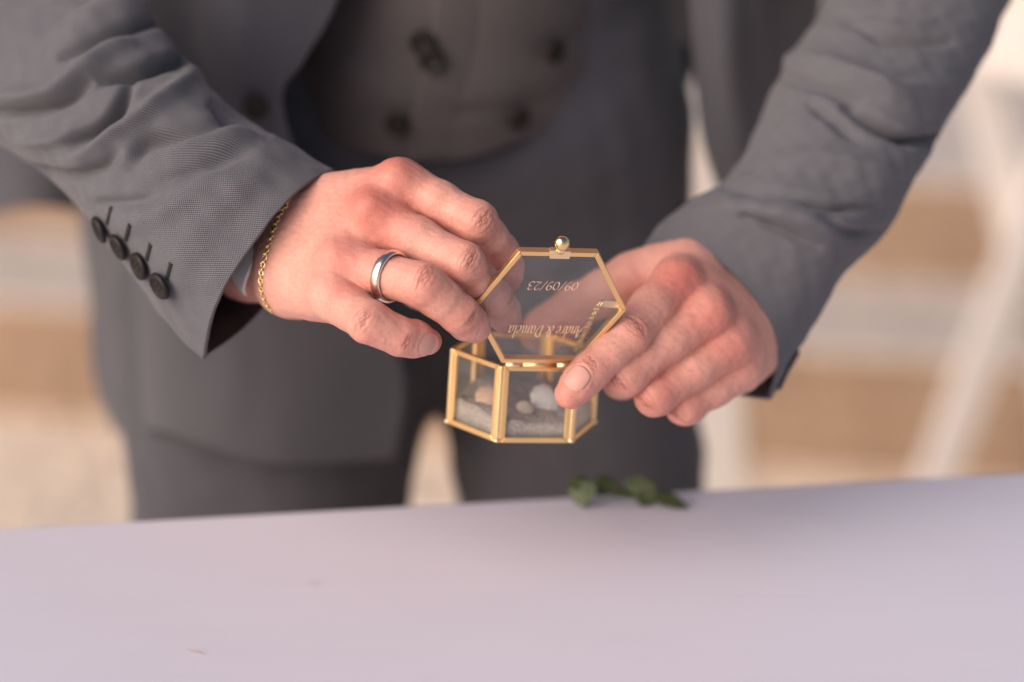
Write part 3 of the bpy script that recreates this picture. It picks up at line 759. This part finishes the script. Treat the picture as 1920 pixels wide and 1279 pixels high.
JB = [[(-120, -420, 1.68), (100, -420, 1.64), (600, -420, 1.74), (1200, -420, 1.74), (1480, -420, 1.66)],
      [(-110, -100, 1.68), (100, -100, 1.64), (600, -100, 1.74), (1180, -100, 1.74), (1380, -100, 1.64)],
      [(-105, 150, 1.68), (100, 150, 1.63), (560, 150, 1.73), (1100, 150, 1.73), (1290, 150, 1.63)],
      [(-100, 300, 1.68), (95, 300, 1.62), (520, 330, 1.72), (1040, 330, 1.72), (1230, 300, 1.62)],
      [(-95, 425, 1.67), (90, 388, 1.61), (480, 470, 1.72), (1000, 470, 1.72), (1180, 440, 1.62)]]
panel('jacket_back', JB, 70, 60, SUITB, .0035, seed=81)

# ------------------------------------------------------------------ wedding ring and bracelet
rp, rr = LEFT.f['ring']
rdir = nrm(rp[2] - rp[0]); tt_ = .60
rc = rp[0] + (rp[2] - rp[0]) * tt_
def ringmesh(cen, ax, hand, wid=.0052, th=.0016, nu=120):
    Mx = axisframe(cen, ax, FW); V = []; prof = [(-.5, 0.0), (-.46, .55), (-.3, .92), (0, 1.06), (.3, .92), (.46, .55), (.5, 0.0), (.3, -.25), (-.3, -.25)]
    rad = []
    for i in range(nu):
        a = 2 * math.pi * i / nu; dr = Mx[:3, 0] * math.cos(a) + Mx[:3, 1] * math.sin(a); rad.append(dr)
    # the band is a true circle a hair larger than the finger
    ts = np.arange(.004, .02, .0001); rs = []
    for dr in rad[::4]:
        q = hand.finger('ring', cen + dr * ts[:, None]); rs.append(ts[np.argmax(q > 0)])
    ri = np.percentile(rs, 80) + .0001
    for dr in rad:
        for a, b in prof: V.append(cen + Mx[:3, 2] * a * wid + dr * (ri + b * th))
    m = len(prof); F = [(i * m + j, ((i + 1) % nu) * m + j, ((i + 1) % nu) * m + (j + 1) % m, i * m + (j + 1) % m) for i in range(nu) for j in range(m)]
    return V, F
V, F = ringmesh(rc, rdir, LEFT)
wr = mesh('wedding_ring', V, F, STEEL)
tag(wr, 'smooth silver wedding band on the ring finger of the hand at left', 'ring')

nearp = [(548, 368), (536, 384), (524, 402), (508, 444), (494, 492), (488, 525), (492, 556), (503, 578), (520, 596)]
q0 = cr(nearp, 40); O1 = np.array([U(x, y, .9) for x, y in q0]); D1 = nrm(O1 - CAM); S1, ok1 = sphere_trace(LEFT, O1, D1)
q1 = cr([(528, 590), (545, 540), (570, 470), (580, 400), (570, 372)], 30); O2 = np.array([U(x, y, 1.40) for x, y in q1]); D2 = nrm(CAM - O2); S2, ok2 = sphere_trace(LEFT, O2, D2)
loop = np.concatenate([(S1 - D1 * .0012)[ok1], (S2 - D2 * .0012)[ok2]])
loop = np.array(loop)
for _ in range(3): loop = (np.roll(loop, 1, 0) + loop * 2 + np.roll(loop, -1, 0)) / 4
cl_ = np.concatenate([loop, loop[:1]]); ln = np.concatenate([[0], np.cumsum(np.linalg.norm(np.diff(cl_, axis=0), axis=1))])
bracelet = empty('bracelet', tuple(loop.mean(0))); tag(bracelet, 'thin gold chain bracelet round the wrist beside the left cuff', 'bracelet')
bpy.context.view_layer.update()
def torus(a, b, r, n=16, m=8):
    V, F = [], []
    for i in range(n):
        t = 2 * math.pi * i / n
        for j in range(m):
            q = 2 * math.pi * j / m; V.append(((a + r * math.cos(q)) * math.cos(t), (b + r * math.cos(q)) * math.sin(t), r * .8 * math.sin(q)))
    for i in range(n):
        for j in range(m): F.append((i * m + j, ((i + 1) % n) * m + j, ((i + 1) % n) * m + (j + 1) % m, i * m + (j + 1) % m))
    return V, F
LINKM = raw('bracelet_link', *torus(.0014, .00095, .00042), GOLDP)
nl = int(ln[-1] / .00195); GL = grad(LEFT, loop)
for k in range(nl):
    s_ = ln[-1] * k / nl; i = min(np.searchsorted(ln, s_, 'right') - 1, len(cl_) - 2); f = (s_ - ln[i]) / (ln[i + 1] - ln[i] + 1e-9)
    p = cl_[i] * (1 - f) + cl_[i + 1] * f; t = nrm(cl_[i + 1] - cl_[i]); n_ = GL[i % len(GL)]; n_ = nrm(n_ - t * (n_ @ t)); b_ = np.cross(n_, t)
    tw = R(38 if k % 2 else -30); b2 = b_ * math.cos(tw) + n_ * math.sin(tw); n2 = np.cross(t, b2)
    t2 = nrm(t + b2 * .35); b3 = np.cross(n2, t2)
    place(LINKM, 'link', frame(p, t2, b3, n2), parent=bracelet)

# ------------------------------------------------------------------ glass box with open lid
KB = D0 / 1.0871
S_ = .036 * KB; HB = .03705 * KB; BC = np.array([.00428491, -.03930871, 1.15174513]) * KB
a_, b_a, c_ = -.25291273, -.1922857, -.06413675; LA = 1.95260185
def rot3(a, b, c):
    ca, sa, cb_, sb, cc, sc = math.cos(a), math.sin(a), math.cos(b), math.sin(b), math.cos(c), math.sin(c)
    Ry = np.array([[cb_, 0, sb], [0, 1, 0], [-sb, 0, cb_]]); Rx = np.array([[1, 0, 0], [0, ca, -sa], [0, sa, ca]]); Rz = np.array([[cc, -sc, 0], [sc, cc, 0], [0, 0, 1]])
    return Rx @ Rz @ Ry
B3 = np.stack([RT, UP, FW], 1) @ rot3(a_, b_a, c_)           # box axes in the world: x right, y up, z away
BO = CAM + np.stack([RT, UP, FW], 1) @ BC
def bx(p): return BO + B3 @ np.asarray(p, float)
r3 = .8660254 * S_
HEX = np.array([[-S_ / 2, 0, -r3], [S_ / 2, 0, -r3], [S_, 0, 0], [S_ / 2, 0, r3], [-S_ / 2, 0, r3], [-S_, 0, 0]])
box = empty('glass_ring_box', tuple(bx((0, 0, 0)))); tag(box, 'hexagonal clear glass box with brass edges and open lettered lid held in hands', 'glass box')
bpy.context.view_layer.update()
def prism_bar(poly0, n, t0, t1):
    """flat bar: outline polygon (world pts) extruded along n from t0 to t1"""
    P = np.array(poly0); m = len(P)
    V = [p + n * t0 for p in P] + [p + n * t1 for p in P]
    F = [tuple(range(m))[::-1], tuple(range(m, 2 * m))] + [(i, (i + 1) % m, m + (i + 1) % m, m + i) for i in range(m)]
    return V, F
def bevel_obj(o, w=.0003):
    b = o.modifiers.new('soft_edge', 'BEVEL'); b.width = w; b.segments = 2; b.limit_method = 'ANGLE'
    return o
BW = .0027
def framed_poly(name, P, n, parent, bw=BW, th=(-.0010, .0009), barname='frame_bar'):
    """a pane with mitred came bars round it; P world points, n outward normal"""
    P = np.array(P); m = len(P); c = P.mean(0)
    def inset(w):
        Q = []
        for i in range(m):
            a, b, d = P[i - 1], P[i], P[(i + 1) % m]; e1, e2 = nrm(b - a), nrm(d - b); n1, n2 = np.cross(n, e1), np.cross(n, e2)
            if n1 @ (c - b) < 0: n1 = -n1
            if n2 @ (c - b) < 0: n2 = -n2
            k = nrm(n1 + n2); Q.append(b + k * w / max(.2, k @ n1))
        return np.array(Q)
    I = inset(bw); Ip = inset(bw * .5)
    V, F = prism_bar(Ip, n, -.0006, .0006); pane = mesh(name, V, F, GLASS, parent, smooth=False)
    for i in range(m):
        j = (i + 1) % m; g = nrm(P[j] - P[i]) * .00006
        V, F = prism_bar([P[i] + g, P[j] - g, I[j] - g, I[i] + g], n, th[0], th[1])
        bm = bmesh.new(); vs_ = [bm.verts.new(v) for v in V]; [bm.faces.new([vs_[q] for q in f]) for f in F]; bmesh.ops.recalc_face_normals(bm, faces=bm.faces)
        V = [tuple(v.co) for v in bm.verts]; bm.verts.index_update(); F = [tuple(v.index for v in f.verts) for f in bm.faces]; bm.free()
        bevel_obj(mesh(barname, V, F, GOLD, pane, smooth=False), .00035)
    return pane
# six walls
for i in range(6):
    j = (i + 1) % 6; A, Bp = HEX[i] * .975, HEX[j] * .975; e = nrm(Bp - A) * .0011
    q = [A + e, Bp - e, Bp - e + np.array([0, HB, 0]), A + e + np.array([0, HB, 0])]
    nloc = nrm(np.cross(Bp - A, (0, 1, 0))); nloc = nloc if nloc @ ((A + Bp) / 2) > 0 else -nloc
    framed_poly('side_pane', [bx(v) for v in q], B3 @ nloc, box)
    tv_, tf_ = lathe([(0, 0), (.0013, .0001), (.0014, .001), (.0014, HB - .001), (.0013, HB - .0001), (0, HB)], 12)
    place(raw('corner_rod', tv_, tf_, GOLDP), 'corner_rod', axisframe(bx(HEX[i] * .972), B3[:, 1], FW), parent=box)
    sv, sf = lathe([(0, -.0012), (.0014, -.0009), (.0020, 0), (.0014, .0009), (0, .0012)], 10)
    place(raw('solder_joint', sv, sf, SOLDER), 'solder_joint', axisframe(bx(HEX[i] * .985 + np.array([0, .0012, 0])), B3[:, 1], FW), parent=box)
V, F = prism_bar([bx(v * .955 + np.array([0, .0006, 0])) for v in HEX], B3[:, 1], 0, .0012)
mesh('base_pane', V, F, mat('brushed_base', (.55, .46, .36), .5, .6), box, smooth=False)
# lid
def lidp(u, v, w_=0.0):
    """u along the hinge, v from hinge to knob edge, w out of the outer face"""
    vd = np.array([0, math.sin(LA), math.cos(LA)]); nd = np.array([0, math.cos(LA), -math.sin(LA)])
    return bx(np.array([u, HB + .0018, -r3]) + vd * v + nd * w_)
LN = lidp(0, 0, 1) - lidp(0, 0, 0); LU = lidp(1, 0, 0) - lidp(0, 0, 0); LV = lidp(0, 1, 0) - lidp(0, 0, 0)
lidpts = [lidp(h[0], h[2] + r3) for h in HEX]
lid = framed_poly('lid', lidpts, LN, box, bw=.0025, th=(-.0029, .0010), barname='lid_bar')
lid['label'] = 'raised hexagonal glass lid with gold lettering and ball knob'
vt = 2 * r3
# knob
kb = [(0, -.001), (.0022, -.0008), (.0024, .0004), (.0017, .0016), (.0015, .0022)] 
kR = .0036
kb += [(kR * math.sin(t), 0.0043 - kR * math.cos(t)) for t in np.linspace(.42, math.pi, 16)]
kv, kf = lathe(kb, 28)
place(raw('knob', kv, kf, GOLDP), 'knob', axisframe(lidp(.0006, vt + .0006, .0002), nrm(LV * .95 + LN * .1), FW), parent=lid)
V, F = boxm((-.0048, -.0036, -.0022), (.0048, .0008, .0014), .0004)
V = [lidp(.0006 + v[0], vt + v[1], v[2]) for v in V]; mesh('knob_plate', V, F, SOLDER, lid, smooth=False)
# hinge: interleaved barrels between lid and front wall
for (u0, u1, nm, mt) in ((-.0165, -.0085, 'hinge_barrel', SOLDER), (-.0083, .0083, 'hinge_barrel', GOLD), (.0085, .0165, 'hinge_barrel', SOLDER)):
    L_ = u1 - u0; tv_, tf_ = lathe([(0, 0), (.0015, 0), (.0015, L_), (0, L_)], 14)
    place(raw('hinge_barrel', tv_, tf_, mt), nm, axisframe(lidp(u0, -.0012, .0004), LU, FW), parent=lid)
# lettering, cut like a broad-nib italic; glyph strokes in em units
G = {
 '0': [[(.28, .70), (.10, .55), (.08, .20), (.24, .0), (.42, .14), (.46, .50), (.28, .70)]], 
 '9': [[(.44, .52), (.34, .70), (.14, .66), (.08, .48), (.20, .34), (.38, .40), (.45, .56), (.40, .26), (.22, .0), (.10, .02)]],
 '2': [[(.10, .54), (.16, .68), (.34, .70), (.43, .54), (.32, .34), (.06, .02)], [(.06, .02), (.26, .04), (.46, .0)]],
 '3': [[(.10, .62), (.26, .71), (.42, .60), (.36, .42), (.22, .37)], [(.22, .37), (.42, .30), (.42, .10), (.22, -.01), (.06, .08)]],
 '/': [[(.02, -.06), (.38, .76)]],
 'A': [[(-.04, .02), (.10, .08), (.30, .46), (.44, .72)], [(.44, .72), (.47, .40), (.50, .0), (.58, .04)], [(.14, .28), (.30, .30), (.48, .28)], [(.44, .72), (.30, .70), (.20, .60)]],
 'n': [[(.04, .38), (.10, .44), (.10, .22), (.08, .0)], [(.09, .20), (.20, .38), (.32, .44), (.36, .34), (.34, .10), (.40, .0), (.46, .05)]],
 'd': [[(.36, .36), (.24, .45), (.10, .32), (.08, .10), (.18, .0), (.32, .12), (.38, .36)], [(.44, .78), (.40, .50), (.37, .12), (.42, .0), (.48, .05)]],
 'r': [[(.04, .38), (.10, .44), (.10, .22), (.08, .0)], [(.09, .22), (.18, .38), (.30, .45), (.34, .40)]],
 'e': [[(.08, .22), (.24, .26), (.34, .36), (.26, .45), (.12, .36), (.08, .14), (.18, .0), (.36, .10)]],
 "'": [[(.12, .58), (.24, .76)]],
 '&': [[(.62, .40), (.48, .42), (.46, .28), (.34, .06), (.16, .0), (.06, .14), (.18, .32), (.38, .46), (.42, .62), (.32, .72), (.20, .62), (.24, .42), (.40, .16), (.60, .0)]],
 'D': [[(.20, .68), (.16, .40), (.10, .02)], [(.02, .62), (.22, .71), (.46, .64), (.58, .42), (.46, .14), (.24, .0), (.04, .03)]],
 'a': [[(.36, .36), (.24, .45), (.10, .32), (.08, .10), (.18, .0), (.32, .12), (.38, .40)], [(.38, .44), (.36, .12), (.42, .0), (.48, .05)]],
 'i': [[(.04, .36), (.11, .44), (.10, .12), (.15, .0), (.22, .05)], [(.12, .60), (.15, .63)]],
 'l': [[(.08, .70), (.14, .78), (.12, .40), (.10, .12), (.15, .0), (.22, .05)]],
 ' ': [],
}
ADV = {'0': .54, '9': .54, '2': .52, '3': .52, '/': .42, 'A': .60, 'n': .48, 'd': .50, 'r': .36, 'e': .40, '&': .70, 'D': .66, 'a': .50, 'i': .25, 'l': .25, ' ': .22}
def lettering(text, cx, cy_, width, cap, slant, thick):
    """text is read with the lid turned round: it runs towards -u, its top towards the hinge"""
    o0 = nrm(U(cx, cy_, 1) - CAM); t = ((lidp(0, 0, .0008) - CAM) @ LN) / (o0 @ LN); c = CAM + o0 * t; cu, cv = (c - lidp(0, 0, 0)) @ LU, (c - lidp(0, 0, 0)) @ LV
    total = 0; items = []; k = 0
    while k < len(text):
        ch = text[k]; e = ch
        if ch == 'é': items += [('e', total), ("'", total + .10)]; total += ADV['e']
        else: items.append((ch, total)); total += ADV[ch]
        k += 1
    sx = width / total; sy = cap / .72; V, F = [], []
    nib = np.array([math.cos(R(35)), math.sin(R(35))]) * thick; nib2 = np.array([-nib[1], nib[0]]) * .32
    for ch, x0 in items:
        for st in G[ch]:
            P = cr(st, max(6, len(st) * 6)) if len(st) > 2 else np.array([st[0], ((st[0][0] + st[1][0]) / 2, (st[0][1] + st[1][1]) / 2), st[1]])
            P = np.stack([(P[:, 0] + x0 + P[:, 1] * slant - total / 2) * sx, (P[:, 1] - .33) * sy], 1)
            for i in range(len(P) - 1):
                hull = [P[i] - nib - nib2, P[i] + nib - nib2, P[i] + nib + nib2, P[i] - nib + nib2]
                for a, b in ((nib, P[i + 1] - P[i]), (nib2, P[i + 1] - P[i])):
                    q = [P[i] - a, P[i] + a, P[i + 1] + a, P[i + 1] - a]; ar = sum(q[z][0] * q[(z + 1) % 4][1] - q[(z + 1) % 4][0] * q[z][1] for z in range(4))
                    if ar < 0: q = q[::-1]
                    if abs(ar) < 1e-12: continue
                    b0 = len(V); lift = .00075 + 1e-6 * (len(V) % 97)
                    V += [lidp(cu - z[0], cv - z[1], lift) for z in q]; F.append((b0, b0 + 1, b0 + 2, b0 + 3))
    return mesh('lettering', V, F, PRINT, lid, smooth=False)
PXM = D0 / FOC
lettering('09/09/23', 1039, 536, 97 * PXM, 19 * PXM, .22, .00030)
lettering('André & Daniela', 1024, 621, 146 * PXM, 27 * PXM, .22, .00034)
# chain and its tab
tabp = [lidp(*q) for q in [(S_ * .97, r3 * 1.02, -.0020)]]
V, F = boxm((-.0095, -.0019, -.0034), (.0, .0019, -.0022), .0003)
V = [lidp(S_ - .0015 + v[0], r3 + .0004 + v[1] - v[0] * .08, v[2]) for v in V]; mesh('chain_tab', V, F, SOLDER, lid, smooth=False)
c0 = lidp(S_ - .0108, r3 + .0012, -.0030); c1 = c0 + nrm(-LU) * .0022 - UP * .0014; cE = bx(HEX[2] * .82 + np.array([-.006, HB - .001, 0]))
path = cr([c0, c1, c0 * .6 + cE * .4 - UP * .0005 - RT * .001, c0 * .25 + cE * .75, cE], 80)
ln2 = np.concatenate([[0], np.cumsum(np.linalg.norm(np.diff(path, axis=0), axis=1))])
CH = raw('chain_link', *torus(.0021, .0014, .00045, 14, 6), SOLDER); nlk = int(ln2[-1] / .0026)
chain_o = empty('lid_chain', tuple(c0)); bpy.context.view_layer.update(); setpar(chain_o, box)
bpy.context.view_layer.update()
for k in range(nlk):
    s_ = ln2[-1] * k / nlk; i = min(np.searchsorted(ln2, s_, 'right') - 1, len(path) - 2); p = path[i]; t = nrm(path[i + 1] - path[i])
    n_ = nrm(-FW - t * (-FW @ t)); b_ = np.cross(n_, t); tw = R(65 if k % 2 else -25); b2 = b_ * math.cos(tw) + n_ * math.sin(tw)
    place(CH, 'chain_link', frame(p, t, b2, np.cross(t, b2)), parent=chain_o)

# sand in the box
n_ = 56; HI = HEX * .94; Vs = []; idx = {}
def hsand(x, z):
    q = np.array([[x, 0, z]]) ; return .0120 + .0009 * wob(q, 40, 91)[0] + .0005 * wob(q, 120, 92)[0] + .0003 * wob(q, 420, 93)[0] + .003 * max(0, -x / S_) * (z < 0) + .0028 * (z / r3)
rings_ = 26; sect = 72; Vs.append(bx((0, hsand(0, 0), 0)))
for a in range(1, rings_ + 1):
    for k in range(sect):
        th = 2 * math.pi * k / sect; dx, dz = math.cos(th), math.sin(th)
        m_ = min(r3 * .925 / max(1e-6, dx * math.cos(q) + dz * math.sin(q)) for q in [R(30 + 60 * i) for i in range(6)] if dx * math.cos(q) + dz * math.sin(q) > .3)
        r_ = m_ * a / rings_; Vs.append(bx((r_ * dx, hsand(r_ * dx, r_ * dz), r_ * dz)))
base0 = len(Vs)
for k in range(sect):
    th = 2 * math.pi * k / sect; dx, dz = math.cos(th), math.sin(th)
    m_ = min(r3 * .925 / max(1e-6, dx * math.cos(q) + dz * math.sin(q)) for q in [R(30 + 60 * i) for i in range(6)] if dx * math.cos(q) + dz * math.sin(q) > .3)
    Vs.append(bx((m_ * dx, .0020, m_ * dz)))
Fs = [(0, 1 + (k + 1) % sect, 1 + k) for k in range(sect)]
for a in range(rings_ - 1):
    for k in range(sect):
        A = 1 + a * sect; Fs.append((A + k, A + (k + 1) % sect, A + sect + (k + 1) % sect, A + sect + k))
A = 1 + (rings_ - 1) * sect
for k in range(sect): Fs.append((A + k, A + (k + 1) % sect, base0 + (k + 1) % sect, base0 + k))
Fs.append(tuple(range(base0, base0 + sect)))
sand = mesh('sand', Vs, Fs, SAND); tag(sand, 'layer of grey beach sand inside the glass box', 'sand', kind='stuff')
# shells lying on the sand
def shell(name, px, py, zloc, size, mt, label, spin, tilt):
    # find the point in the box on the plane z=zloc under the pixel
    d = nrm(U(px, py, 1) - CAM); nz_ = B3[:, 2]; t = ((bx((0, 0, zloc)) - CAM) @ nz_) / (d @ nz_); P = CAM + d * t
    loc = B3.T @ (P - BO); loc[1] = hsand(loc[0], loc[2]) + size * .30; P = bx(loc)
    V, F = [], []; nu, nv = 41, 12
    for j in range(nv):
        r = j / (nv - 1)
        for i in range(nu):
            a = R(-105 + 210 * i / (nu - 1)); rib = 1 + .025 * math.cos(a * 13) * r
            rad = size * r * rib * (.80 + .30 * math.cos(a)); h_ = size * .46 * (1 - (r * .93) ** 2) * (1 + .05 * math.cos(a * 13) * r)
            V.append((rad * math.sin(a), rad * math.cos(a) - size * .35, h_))
    F = [(j * nu + i, j * nu + i + 1, (j + 1) * nu + i + 1, (j + 1) * nu + i) for j in range(nv - 1) for i in range(nu - 1)]
    me = raw(name, V, F, mt); Mx = frame(P, B3[:, 0], -B3[:, 2] * -1, B3[:, 1])
    Mx = np.array(Matrix(Mx) @ Matrix.Rotation(tilt, 4, 'X') @ Matrix.Rotation(spin, 4, 'Z'))
    o = place(me, name, Mx); s = o.modifiers.new('thickness', 'SOLIDIFY'); s.thickness = .0007
    return tag(o, label, 'seashell', 'shells on the sand in the box')
shell('seashell', 1022, 752, -.006, .0100, shell_mat('white_shell', (.72, .68, .63), (.85, .82, .78)), 'white ribbed seashell on the sand behind the front pane', 1.9, .75)
shell('seashell', 914, 762, -.006, .0085, shell_mat('peach_shell', (.70, .42, .28), (.80, .58, .44)), 'peach coloured seashell on the sand behind the left pane', 1.2, .75)
shell('seashell', 984, 776, -.014, .0055, shell_mat('tan_shell', (.62, .48, .36), (.76, .64, .52)), 'smallest tan seashell lying between the white and the peach shells', 2.4, .5)

# ------------------------------------------------------------------ sprig of leaves on the table
sprig = empty('leaf_sprig', tuple(UZ(1175, 945, TABLE_Z))); tag(sprig, 'small dark green leafy sprig lying at the far table edge', 'sprig')
bpy.context.view_layer.update()
def leaf(b0, t0, wd, n, curl=.12, fold=.2, heart=.62):
    """blade from base b0 to tip t0, half width wd, upper side facing n"""
    A, T = np.array(b0), np.array(t0); d = T - A; L = np.linalg.norm(d); d = d / L; up = nrm(np.array(n) - d * (np.array(n) @ d)); side = np.cross(d, up)
    nu, nv = 11, 18; V = []
    for j in range(nv):
        v = j / (nv - 1); wv = wd * (math.sin(math.pi * min(1, v) ** heart) ** .8) + 1e-5
        for i in range(nu):
            u = -1 + 2 * i / (nu - 1)
            V.append(A + d * (v * L + abs(u) * wv * .12) + side * u * wv + up * (abs(u) * wv * fold - v * v * L * curl + .0003 * math.sin(v * 20 + u * 4)))
    for q in V: q[2] = max(q[2], TABLE_Z + .0006)
    F = [(j * nu + i, j * nu + i + 1, (j + 1) * nu + i + 1, (j + 1) * nu + i) for j in range(nv - 1) for i in range(nu - 1)]
    o = mesh('leaf', V, F, LEAF, sprig); s = o.modifiers.new('thickness', 'SOLIDIFY'); s.thickness = .0004
    # raised midrib
    R_ = [A + d * v * L + up * (-v * v * L * curl + .0003) for v in np.linspace(0, .95, 8)]; Vr, Fr = [], []
    for p in R_: Vr += [p + side * .00035, p + up * .0003, p - side * .00035]
    for k in range(7): Fr += [(k * 3, k * 3 + 1, k * 3 + 4, k * 3 + 3), (k * 3 + 1, k * 3 + 2, k * 3 + 5, k * 3 + 4)]
    mesh('midrib', Vr, Fr, RIB, o)
RIB = mat('leaf_midrib', (.16, .19, .07), .6)
def TP(x, y, up): 
    p = UZ(1175, 948, TABLE_Z); q = UY(x, y, p[1] + (0 if up is None else up)); q[2] = max(q[2], TABLE_Z + .0008); return q
YT = UZ(1175, 948, TABLE_Z)[1]
nf = nrm(-FW + UP * .25); nu_ = nrm(UP + -FW * .35); nl_ = nrm(-FW * .7 - RT * .5 + UP * .3); nr_ = nrm(-FW * .6 + RT * .4 + UP * .6)
leaf(TP(1094, 903, .002), TP(1094, 958, -.006), .0090, nl_, .05, .15, .50)
leaf(TP(1100, 905, .004), TP(1066, 906, .000), .0046, nf, .1)
leaf(TP(1112, 908, .004), TP(1158, 906, .003), .0066, nrm(-FW * .8 + UP * .5), .25, -.25)
leaf(TP(1146, 930, -.002), TP(1196, 932, -.005), .0052, nu_, .05, .45)
leaf(TP(1178, 924, .000), TP(1208, 893, .003), .0056, nr_, .1)
leaf(TP(1196, 918, .000), TP(1236, 938, -.002), .0072, nl_, .15)
leaf(TP(1226, 930, .000), TP(1292, 958, -.006), .0058, nr_, .02, .25)
stemp = cr([TP(1096, 908, .004), TP(1140, 916, .004), TP(1180, 926, .0), TP(1230, 938, -.002), TP(1262, 948, -.004)], 24)
Vst, Fst = [], []
for i, p in enumerate(stemp):
    t = nrm(stemp[min(i + 1, 23)] - stemp[max(i - 1, 0)]); x = nrm(np.cross(t, (0, 0, 1))); y = np.cross(x, t)
    for k in range(6): Vst.append(p + (x * math.cos(k * 1.0472) + y * math.sin(k * 1.0472)) * .0008)
for i in range(23):
    for k in range(6): Fst.append((i * 6 + k, i * 6 + (k + 1) % 6, (i + 1) * 6 + (k + 1) % 6, (i + 1) * 6 + k))
mesh('stem', Vst, Fst, mat('sprig_stem', (.08, .10, .03), .6), sprig)
# a dry fleck on the table
fp = cr([UZ(350, 1218, TABLE_Z + .0006), UZ(366, 1220, TABLE_Z + .0012), UZ(382, 1226, TABLE_Z + .0006)], 10); Vf_, Ff_ = [], []
for i, p in enumerate(fp):
    for k in range(5): Vf_.append(p + (np.array([0, 1, 0]) * math.cos(k * 1.2566) + np.array([0, 0, 1]) * math.sin(k * 1.2566)) * .00028 * math.sin(.3 + 2.5 * i / 9))
for i in range(9):
    for k in range(5): Ff_.append((i * 5 + k, i * 5 + (k + 1) % 5, (i + 1) * 5 + (k + 1) % 5, (i + 1) * 5 + k))
tag(mesh('dry_stalk', Vf_, Ff_, mat('dry_straw', (.45, .31, .26), .8)), 'tiny dry brown stalk lying on the near left of the tabletop', 'stalk')

# ------------------------------------------------------------------ background furniture, far out of focus
def beam(name, a, b, wd, dp, mt, parent):
    a, b = np.array(a), np.array(b); d = nrm(b - a); x = nrm(np.cross(d, (0, 1, 0))); y = np.cross(x, d)
    V0, F0 = boxm((-wd / 2, -dp / 2, 0), (wd / 2, dp / 2, np.linalg.norm(b - a)), .004)
    return mesh(name, [a + x * v[0] + y * v[1] + d * v[2] for v in V0], F0, mt, parent, smooth=False)
YC = 2.72
def g0(px, py, Y): return UY(px, py, Y)
chair = empty('folding_chair', tuple(np.array([UY(1900, 640, YC)[0], YC + .2, 0]))); tag(chair, 'white wooden folding chair behind the right sleeve, mostly out of frame', 'chair')
bpy.context.view_layer.update()
for dy in (0, -.34):
    A2 = UY(1915, 470, YC); q = UY(1762, 880, YC); A1 = A2 + (q - A2) * (A2[2] / (A2[2] - q[2])); A3 = A1 + (A2 - A1) * 1.35; A1 = A1 + np.array([-dy * .6, dy, 0]); A3 = A3 + np.array([-dy * .6, dy, 0])
    beam('leg', A1, A3, .044, .028, WHITEP, chair)
    B1 = UY(1832, 110, YC); B2 = UY(1914, 440, YC); dB = B2 - B1; Bt = B1 - dB * .55; Bb = B1 + dB * ((0 - B1[2]) / dB[2])
    off = np.array([-dy * .6, dy + (.03 if dy == 0 else -.03), 0])
    beam('leg', Bb + off, Bt + off, .044, .028, WHITEP, chair)
    top = Bt + off
for k in range(3):
    V0, F0 = boxm((-.012, -.30, -.03), (.012, -.02, .03), .004); q = UY(1832, 110, YC) - (UY(1914, 440, YC) - UY(1832, 110, YC)) * (.1 + .2 * k); mesh('back_slat', [q + np.array(v) + np.array([-v[1] * .6, 0, 0]) for v in V0], F0, WHITEP, chair, smooth=False)
for k in range(5):
    q = UY(1914, 440, YC) + np.array([.06 + .075 * k, .02, -.03]); V0, F0 = boxm((-.032, -.32, -.01), (.032, 0, .01), .004); mesh('seat_slat', [q + np.array(v) + np.array([-v[1] * .6, 0, 0]) for v in V0], F0, WHITEP, chair, smooth=False)
# slender white post between leg and right hand
YP = 2.35; pb = UY(1372, 930, YP); pb[2] = 0; pt = UY(1318, 250, YP)
post = empty('white_post', tuple(pb)); tag(post, 'white wooden post behind the right hand, beside the trouser leg', 'post'); bpy.context.view_layer.update()
beam('shaft', pb + (pt - pb) * .06, pt, .060, .060, WHITEP, post)
V0, F0 = boxm((-.055, -.055, 0), (.055, .055, .045), .006); mesh('foot', [pb + np.array(v) for v in V0], F0, WHITEP, post, smooth=False)
V0, F0 = boxm((-.036, -.036, -.004), (.036, .036, .02), .006); mesh('cap', [pt + np.array(v) for v in V0], F0, WHITEP, post, smooth=False)
